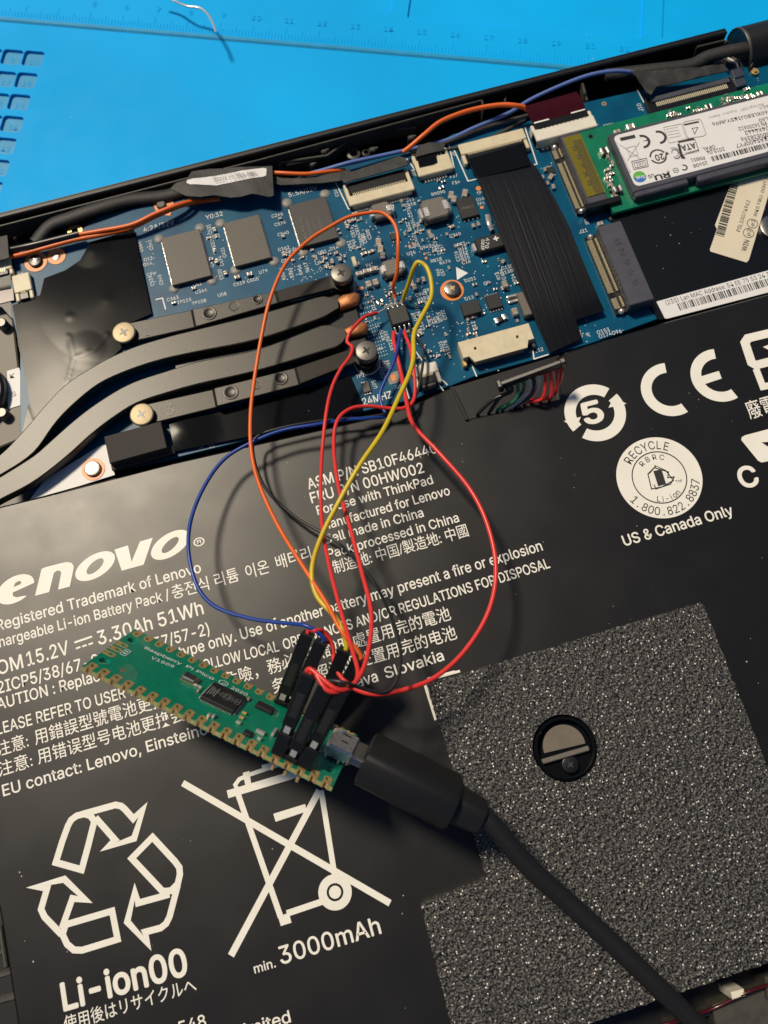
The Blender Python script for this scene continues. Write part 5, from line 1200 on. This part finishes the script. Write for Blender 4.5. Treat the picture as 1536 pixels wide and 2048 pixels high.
# ================================================================== MICROCONTROLLER BOARD (leans on its far long edge)
PO = Vector((-5.126, 3.242, 3.911)); PU = Vector((.755, -.654, -.048)).normalized()
PV = Vector((.283, .391, -.876)); PV = (PV-PU*PV.dot(PU)).normalized(); PN = PU.cross(PV)
SP = .93; PO = Vector((0, 0, CZ))+(PO-Vector((0, 0, CZ)))*SP; PU *= SP; PV *= SP; PN *= SP
def PX(v): return PO+PU*v[0]+PV*v[1]+PN*v[2]
def PT(v): return PX(v)
def atp(u, v, w=0.0):
    d = ray(u, v); o = Vector((0, 0, CZ)); t_ = ((PO+PN*w)-o).dot(PN)/d.dot(PN); p = o+d*t_-PO
    return Vector((p.dot(PU)/SP**2, p.dot(PV)/SP**2, w))
AXP = (PU, PV, PN)
pico = thing('microcontroller_board', 'small green microcontroller board with gold scalloped edges propped over the battery', 'circuit board', PX((2.5, 1, -.2)))
edge = []
def notch_side(y, s_, rev):
    out = []
    for i in (range(20) if not rev else reversed(range(20))):
        x = .137+.254*i; a = [(x-.04, y), (x-.03, y+s_*.03), (x, y+s_*.04), (x+.03, y+s_*.03), (x+.04, y)]
        out += a if not rev else a[::-1]
    return out
outline = [(0, 0)]+notch_side(0, 1, False)+[(5.1, 0), (5.1, 2.1)]+notch_side(2.1, -1, True)+[(0, 2.1)]
holes = [circ(x, y, .105, 18) for x in (.2, 4.9) for y in (.48, 1.62)]
holes = [[(p.x, p.y) for p in h_] for h_ in holes]
for i in range(20):
    for y in (.161, 1.939): holes.append([(p.x, p.y) for p in circ(.137+.254*i, y, .05, 8)])
obj('board_core', MB().holed(outline, holes, -.1, 0, T=PT), 'pico_green', pico)
b = MB()
for p, q in zip(outline, outline[1:]+outline[:1]): b.add([PX((*p, -.012)), PX((*q, -.012)), PX((*q, -.09)), PX((*p, -.09))], [(0, 1, 2, 3)])
for k in range(len(b.v)): 
    v = Vector(b.v[k]); l = v-PX((2.55, 1.05, 0)); b.v[k] = tuple(v+PV*(.0015 if l.dot(PV) > 0 else -.0015)+PU*(.0015 if l.dot(PU) > 0 else -.0015))
obj('cut_edge', b, 'pcb_edge', pico)
# pad: ring on the face and half barrel on the edge, modelled once
def padmesh():
    b = MB(); outer = rrect(-.08, -.161, .08, .11, .05, 3); hole = circ(0, 0, .05, 10)
    nt_ = [(-.04, -.161), (-.03, -.131), (0, -.121), (.03, -.131), (.04, -.161)]
    o2 = [(p.x, p.y) for p in rrect(-.08, -.161, .08, .10, .05, 3)]
    o2 = [(.08, .05), (.05, .09), (-.05, .09), (-.08, .05), (-.08, -.161)]+nt_+[(.08, -.161)]
    b.holed(o2, [[(p.x, p.y) for p in hole]], -.001, .006)
    vs = []; 
    for (x, y) in nt_: vs += [(x, y-.002, .004), (x, y-.002, -.102)]
    b.add(vs, [(2*i, 2*i+1, 2*i+3, 2*i+2) for i in range(4)])
    b.add([(-.08, -.164, .004), (-.04, -.164, .004), (-.04, -.164, -.1), (-.08, -.164, -.1), (.04, -.164, .004), (.08, -.164, .004), (.08, -.164, -.1), (.04, -.164, -.1)], [(0, 1, 2, 3), (4, 5, 6, 7)])
    b.lathe([(.048, .005), (.048, -.1)], (0, 0, 0), 10, cap=False)
    me = bpy.data.meshes.new('pad'); me.from_pydata([tuple(v) for v in b.v], [], b.f); me.materials.append(MATS['gold']); return me
PM = padmesh(); RM = Matrix((PU, PV, PN)).transposed().to_4x4()
for i in range(20):
    for side in (0, 1):
        inst('pad', PM, PX((.137+.254*i, .161 if not side else 1.939, 0)), pico, mtx=RM @ (Matrix.Rotation(math.pi, 4, 'Z') if side else Matrix.Identity(4)))
for k in range(3): inst('debug_pad', PM, PX((.161, 1.05+(k-1)*.254, 0)), pico, mtx=RM @ Matrix.Rotation(-math.pi/2, 4, 'Z'))
for x in (.2, 4.9):
    for y in (.48, 1.62): obj('hole_rim', MB().lathe([(.16, 0), (.16, .004), (.108, .004), (.107, -.1)], PX((x, y, 0)), 24, ax=AXP, cap=False), 'pico_green', pico)
def pbox(name, px, size, m, ch=.01, parent=None, rot=0, w=0.0):
    c = atp(*px) if isinstance(px, tuple) else px
    cr, sr = math.cos(rot), math.sin(rot); ax = (PU*cr+PV*sr, PV*cr-PU*sr, PN)
    return obj(name, MB().cbox(PX((c.x, c.y, size[2]/2+w)), size, ch, ax=ax), m, parent or pico)
cm = atp(448, 1392, .09)
mc = pbox('processor', cm, (.70, .70, .09), 'chip_dark', .012)
PRN = PN
def pwrite(mb, s, p0, p1, cap, w=.004, bold=.01):
    A = lambda q: PX(atp(q[0], q[1], w)); write(mb, s, p0, p1, cap, 0, bold, plane=A, pt=PN.normalized())
for sd2 in range(4):
    for k in range(14):
        f = (k+.5)/14*.66-.33; c = Vector(((f, -.36), (f, .36), (-.36, f), (.36, f))[sd2]); s_ = (.022, .05, .02) if sd2 < 2 else (.05, .022, .02)
        obj('pin', MB().cbox(PX((cm.x+c.x, cm.y+c.y, .012)), s_, .004, ax=AXP), 'tin', mc)
b = MB()
def pring(mb, cx, cy, r0, r1, w, n_=10, a0=0, a1=360):
    vs = []; fs = []
    for i in range(n_+1):
        a = R(a0+(a1-a0)*i/n_)
        for r in (r0, r1): vs.append(PX((cx+r*math.cos(a), cy+r*math.sin(a), w)))
    for i in range(n_): fs.append((2*i, 2*i+1, 2*i+3, 2*i+2))
    mb.add(vs, fs)
lc = Vector((cm.x+.06, cm.y+.02))
for dx, dy, r_ in ((0, 0, .055), (-.09, .05, .045), (-.09, -.05, .045), (0, .09, .045), (0, -.09, .045), (.09, .05, .04), (.09, -.05, .04), (.16, 0, .04), (-.17, 0, .035)):
    pring(b, lc.x-dx, lc.y+dy, r_*.8, r_, .094)
for s_ in (-1, 1): pring(b, lc.x+.23, lc.y+s_*.055, .045, .055, .094, 10)
for k in range(4): b.cbox(PX((cm.x-.29+.045*k, cm.y-.02+.01*(k % 2), .0935)), (.02, .36-.06*(k % 3), .002), .0005, ax=AXP)
obj('chip_lettering', b, 'pad_grey', mc)
x_ = pbox('crystal', atp(381, 1352, .1), (.30, .25, .10), 'steel', .03); pbox('crystal_base', atp(381, 1358, .03), (.32, .27, .035), 'gold', .01, x_)
pbox('memory_chip', atp(531, 1412, .08), (.36, .22, .08), 'chip_dark', .012)
pbox('regulator', atp(497, 1464, .06), (.16, .16, .06), 'chip_dark', .01)
for u, v, s_, m_ in ((393, 1368, (.08, .05, .05), 'tin'), (401, 1372, (.08, .05, .05), 'tin'), (398, 1379, (.05, .1, .05), 'cap_ceramic'), (419, 1428, (.06, .1, .06), 'tin'), (428, 1430, (.06, .1, .06), 'tin'), (497, 1396, (.07, .12, .05), 'cap_ceramic'), (490, 1424, (.1, .06, .05), 'gold'), (484, 1433, (.1, .06, .05), 'gold'), (478, 1443, (.1, .06, .05), 'tin'),
                     (522, 1462, (.18, .1, .06), 'tin'), (520, 1475, (.08, .06, .06), 'tin'), (545, 1420, (.05, .1, .04), 'tin'), (550, 1461, (.06, .25, .08), 'tin'), (603, 1462, (.12, .3, .16), 'cream_plastic'), (600, 1490, (.1, .2, .12), 'ferrite'), (690, 1462, (.07, .1, .3), 'white_plastic'), (640, 1500, (.05, .05, .05), 'tin'), (588, 1470, (.1, .25, .1), 'steel')):
    pbox('resistor' if 'c' not in m_ else 'component', atp(u, v, s_[2]), s_, m_)
obj('test_point', MB().lathe([(.05, 0), (.05, .003)], PX(atp(246, 1341)), 16, ax=AXP), 'copper', pico)
b = MB()
for s_, p0, p1, cap in (('Raspberry', (288, 1297), (361, 1330), 5.5), ('Pi Pico', (371, 1334), (426, 1360), 5.5), ('2020', (461, 1377), (493, 1392), 5.5), ('V1509', (301, 1317), (346, 1336), 5.5)): pwrite(b, s_, p0, p1, cap)
c = atp(447, 1366); pring(b, c.x, c.y, .085, .10, .004, 20); pwrite(b, 'C', (443, 1369), (450, 1372), 5)
c = atp(251, 1305)
for dx, dy, sx, sy in ((0, .13, .12, .012), (0, -.13, .12, .012), (-.055, 0, .012, .26), (.055, 0, .012, .26), (0, .05, .06, .03), (0, -.04, .06, .03)): b.cbox(PX((c.x+dx, c.y+dy, .003)), (sx, sy, .003), .0008, ax=AXP)
obj('silkscreen_print', b, 'silk', pico)
b = MB()
for k in range(8):
    a = atp(262+k*2, 1312+k); e_ = atp(300+k*3, 1345+k*3); dd = Vector((e_.x-a.x, e_.y-a.y)); l = dd.length
    pass
for k in range(7): pring(b, atp(228, 1340).x, atp(228, 1340).y, .12+.05*k, .128+.05*k, .0015, 16, -60, 80)
obj('copper_trace', b, 'pad_grey', pico)
# micro USB socket
cu_ = atp(684, 1492, .14); 
u_ = pbox('usb_socket', cu_, (.56, .76, .27), 'tin', .05)
pbox('socket_slot', Vector((cu_.x+.02, cu_.y-.05, 0)), (.14, .04, .004), 'chip_dark', .001, u_, w=.270); pbox('socket_slot', Vector((cu_.x+.02, cu_.y+.22, 0)), (.14, .04, .004), 'chip_dark', .001, u_, w=.270)
for k in range(4): pbox('socket_leg', Vector((cu_.x-.2+.13*k, cu_.y-.42, 0)), (.04, .08, .08), 'black_plastic' if k % 2 else 'tin', .01, u_)
# jumper housings plugged on pins along the board normal
HG = 'black jumper-lead housings plugged on the green board'
def housing(base_px, L_, label, twist=0):
    c = atp(*base_px); q = PX((c.x, c.y, 0)); t_ = thing('jumper_housing', label, 'connector', q, HG)
    q0 = q+PN*.03
    obj('housing_shell', MB().cbox(q0+PN*(L_/2), (.245, .245, L_), .018, ax=AXP), 'black_plastic', t_)
    for k in (0,):
        obj('contact_window', MB().cbox(q0+PN*.36-PV*.125, (.11, .012, .16), .004, ax=AXP), 'steel', t_)
        obj('latch_groove', MB().cbox(q0+PN*(L_*.55)-PV*.122, (.14, .012, .5), .004, ax=AXP), 'chip_dark', t_)
    top = q0+PN*L_
    obj('socket_mouth', MB().cbox(top+PN*.002, (.17, .17, .02), .01, ax=AXP), 'chip_dark', t_)
    return top
def snap(px, side):
    c = atp(*px); i = round((c.x-.137)/.254); return i
def hpos(i, side, label, L_=1.4):
    x = .137+.254*i; y = .161 if not side else 1.939
    q = PX((x, y, 0)); t_ = None
    # project back to pixel for the shared builder
    return x, y
def housing_at(i, side, L_, label, ta=0.0, tb=0.0, win=.42):
    x = .137+.254*i; y = (.20 if not side else 1.90); q = PX((x, y, 0)); t_ = thing('jumper_housing', label, 'connector', q, HG)
    n_ = (PN+PU*ta+PV*tb).normalized()*SP; u_ = (PU-n_*(PU.dot(n_)/SP**2)).normalized()*SP; v_ = n_.cross(u_).normalized()*SP; ax = (u_, v_, n_)
    q0 = q+n_*.02
    def bx(name, c, size, m, ch=.006): return obj(name, MB().cbox(q0+u_*c[0]+v_*c[1]+n_*c[2], size, ch, ax=ax), m, t_)
    w0, w1 = win, win+.16
    bx('housing_shell', (0, 0, w0/2), (.26, .25, w0), 'black_plastic', .016); bx('housing_shell', (0, 0, (w1+L_)/2), (.26, .25, L_-w1), 'black_plastic', .016)
    bx('housing_back', (0, .04, (w0+w1)/2), (.235, .15, w1-w0+.03), 'black_plastic'); bx('contact_window', (0, -.06, (w0+w1)/2), (.12, .07, w1-w0-.02), 'tin')
    bx('latch_groove', (0, -.1225, w1+.45), (.15, .012, .5), 'chip_dark'); top = q0+n_*L_; bx('socket_mouth', (0, 0, L_), (.17, .17, .012), 'chip_dark')
    obj('header_pin', MB().cbox(q-PN*.2, (.06, .06, .3), .01, ax=AXP), 'gold', t_); obj('solder_cone', MB().lathe([(.085, -.1), (.07, -.14), (.04, -.2)], q, 12, ax=AXP), 'tin', t_, 60)
    return top
TILT = {'A': (-.02, .0, .10), 'B': (.015, -.02, .12), 'D': (.0, .02, .10), 'E': (.04, -.01, .14), 'C': (-.02, .01, .46), 'F': (.035, -.04, .10), 'G': (.06, .02, .42)}
tips = {}
for key, i, side, lab_ in (('A', 13, 1, 'black jumper housing in the rear row where a blue lead enters, farthest left'), ('B', 14, 1, 'black jumper housing in the rear row, second from the left'), ('D', 16, 1, 'black jumper housing in the rear row where the yellow lead enters'), ('E', 17, 1, 'black jumper housing in the rear row where the orange lead enters, farthest right'),
                           ('C', 15, 0, 'black jumper housing in the front row where two red leads enter'), ('F', 16, 0, 'middle black jumper housing of the front row'), ('G', 17, 0, 'black jumper housing of the front row nearest the plug')):
    tips[key] = housing_at(i, side, 1.62+.5*TILT[key][1]+(.06 if not side else 0), lab_, *TILT[key])
# ================================================================== JUMPER WIRES
JG = 'thin coloured jumper wires soldered to the flash chip'
def jw(name, pts, r, m, label, start=None, end=None):
    if end is not None:
        n_ = len(pts); ez = end.z+.1; k0 = max(0, n_-8)
        pts = [(u, v, z if i < k0 else z+(ez-z)*((i-k0+1)/(n_-k0))**1.3) for i, (u, v, z) in enumerate(pts)]
    rj = random.Random(len(label)); P = [at(u+rj.uniform(-1.3, 1.3)*(i > 2), v+rj.uniform(-1.3, 1.3)*(i > 2), z) for i, (u, v, z) in enumerate(pts)]
    if start is not None: P = [start-PN*.1, start+PN*.08]+P
    if end is not None: P = P+[end+PN*.08, end-PN*.1]
    return tag(obj(name, MB().tube(P, r, 10, 6), m, None, 60), label, 'wire', JG)
jw('jumper_wire', [(789, 597, 2.12), (788, 585, 2.2), (786, 572, 2.4), (793, 546, 2.7), (796, 502, 3.0), (794, 466, 3.1), (784, 440, 3.1), (762, 426, 3.1), (735, 426, 3.1), (697, 435, 3.1), (660, 455, 3.1), (618, 481, 3.1), (572, 528, 3.1), (540, 596, 3.1), (524, 670, 3.0), (510, 755, 2.9), (500, 830, 2.8), (504, 905, 2.7), (521, 975, 2.6), (558, 1055, 2.6), (606, 1135, 2.8), (655, 1208, 3.0), (684, 1262, 3.1)], .042, 'wire_orange', 'orange wire making a tall arch from the chip down to the jumper housings', end=tips['E'])
jw('jumper_wire', [(807, 600, 2.12), (809, 590, 2.3), (817, 568, 2.6), (827, 535, 3.0), (836, 525, 3.1), (852, 534, 3.1), (863, 560, 3.1), (862, 595, 3.1), (842, 638, 3.2), (829, 670, 3.3), (828, 715, 3.5), (818, 750, 3.6), (800, 790, 3.7), (765, 862, 3.9), (720, 930, 4.0), (680, 1000, 3.9), (644, 1072, 3.7), (624, 1138, 3.4), (634, 1190, 3.2), (668, 1232, 3.1), (684, 1258, 3.1)], .05, 'wire_yellow', 'yellow wire hooping above the chip and crossing every other wire', end=tips['D'])
jw('jumper_wire', [(803, 660, 2.1), (799, 672, 2.2), (794, 700, 2.3), (785, 732, 2.35), (768, 762, 2.35), (759, 790, 2.35), (764, 815, 2.35), (770, 832, 2.4), (740, 836, 2.6), (690, 840, 2.7), (630, 849, 2.8), (565, 862, 2.8), (505, 884, 2.8), (450, 916, 2.8), (410, 968, 2.8), (384, 1035, 2.8), (378, 1100, 2.8), (394, 1170, 2.7), (430, 1212, 2.6), (500, 1236, 2.6), (570, 1246, 2.7), (612, 1252, 2.8)], .04, 'wire_blue', 'dark blue wire bowing far out to the left over the battery', end=tips['B'])
jw('jumper_wire', [(788, 664, 2.1), (787, 676, 2.15), (791, 700, 2.25), (799, 732, 2.3), (806, 760, 2.4), (812, 805, 2.6), (828, 850, 2.9), (878, 905, 3.1), (938, 975, 3.2), (975, 1048, 3.3), (993, 1135, 3.4), (978, 1220, 3.5), (930, 1300, 3.6), (870, 1355, 3.7), (800, 1382, 3.8), (745, 1388, 3.8), (700, 1372, 3.7), (672, 1335, 3.5), (664, 1290, 3.3), (648, 1264, 3.2), (632, 1262, 3.1)], .047, 'wire_red', 'red wire sweeping in a wide loop to the right over the battery', end=tips['A'])
jw('jumper_wire', [(809, 662, 2.1), (812, 674, 2.2), (820, 694, 2.3), (826, 725, 2.4), (830, 768, 2.45), (826, 802, 2.5), (808, 817, 2.55), (775, 816, 2.6), (735, 811, 2.7), (700, 818, 2.8), (675, 842, 2.9), (667, 890, 3.0), (678, 972, 3.2), (700, 1058, 3.4), (722, 1140, 3.6), (743, 1220, 3.9), (740, 1290, 4.1), (722, 1345, 4.3), (695, 1376, 4.5), (655, 1380, 4.6)], .042, 'wire_red', 'red wire that turns sideways below the chip then drops beside the yellow one', end=tips['C']+PU*.03)
jw('jumper_wire', [(754, 626, 2.25), (744, 628, 2.35), (726, 636, 2.5), (706, 655, 2.6), (698, 668, 2.6), (695, 682, 2.6), (704, 696, 2.65), (698, 716, 2.7), (682, 738, 2.75), (665, 775, 2.8), (653, 822, 2.9), (645, 900, 3.0), (640, 980, 3.1), (646, 1060, 3.2), (660, 1140, 3.4), (684, 1230, 3.7), (704, 1300, 4.0), (716, 1345, 4.2), (704, 1374, 4.4), (670, 1378, 4.5)], .040, 'wire_red', 'red wire with a small kink beside the copper pipe tip', end=tips['C']-PU*.03)
jw('bare_wire', [(782, 612, 2.12), (772, 616, 2.2), (762, 622, 2.25), (752, 627, 2.26)], .018, 'tin', 'short bare wire end between the chip and the kinked red wire')
jw('jumper_wire', [(818, 655, 2.1), (828, 666, 2.2), (843, 690, 2.3), (848, 712, 2.35), (844, 748, 2.4), (832, 790, 2.45), (800, 818, 2.45), (740, 832, 2.5), (660, 840, 2.55), (580, 852, 2.6), (520, 870, 2.6), (506, 890, 2.6), (514, 940, 2.55), (540, 990, 2.5), (600, 1040, 2.5), (670, 1080, 2.6), (720, 1130, 2.7), (762, 1190, 2.8), (795, 1270, 3.0), (800, 1330, 3.2), (790, 1370, 3.4), (765, 1386, 3.5), (720, 1376, 3.6), (690, 1366, 3.7)], .032, 'wire_black', 'thin black wire hard to see against the battery', end=tips['F'])

# ================================================================== USB CABLE
usb = thing('usb_cable', 'thick black cable with a moulded micro plug crossing the foam to the bottom right', 'cable', PX((6, .6, .1)))
UC = PX((5.1, cu_.y, .14)); PLA = PU-PV*.05+PN*.0
sh = MB().cbox(UC+PLA*.12, (.42, .66, .17), .03, ax=AXP); obj('plug_shell', sh, 'steel', usb)
def sup(t0, w0, h0, t1, w1, h1, off=Vector((0, 0, 0)), n_=20, mid=None):
    vs = []; st = [(t0, w0*.8, h0*.8), (t0+.04, w0, h0), (t1-.08, w1, h1), (t1, w1*.9, h1*.9)]
    for (t_, w, h) in st:
        for i in range(n_):
            a = 2*math.pi*i/n_; c_, s_ = math.cos(a), math.sin(a); e_ = .45
            vs.append(UC+PLA*t_+PV*(w/2*math.copysign(abs(c_)**e_, c_))+PN*(h/2*math.copysign(abs(s_)**e_, s_))+off)
    fs = []
    for k in range(len(st)-1):
        for i in range(n_):
            j = (i+1) % n_; fs.append((k*n_+i, (k+1)*n_+i, (k+1)*n_+j, k*n_+j))
    fs.append(tuple(range(n_))); fs.append(tuple(reversed(range((len(st)-1)*n_, len(st)*n_)))); return MB().add(vs, fs)
obj('plug_body', sup(.30, 1.06, .80, 2.2, 1.10, .82), 'usb_rubber', usb, 50)
obj('strain_relief', sup(2.15, .66, .62, 2.78, .58, .55), 'usb_rubber', usb, 50)
E0 = UC+PLA*2.6
obj('cable_jacket', MB().tube([E0-PLA*.3, E0, E0+PLA*.3]+[at(u, v, z) for u, v, z in ((1050, 1726, 3.7), (1125, 1795, 3.55), (1205, 1868, 3.45), (1300, 1958, 3.35), (1397, 2052, 3.2), (1560, 2200, 3.2))], .172, 20, 10), 'usb_rubber', usb, 60)
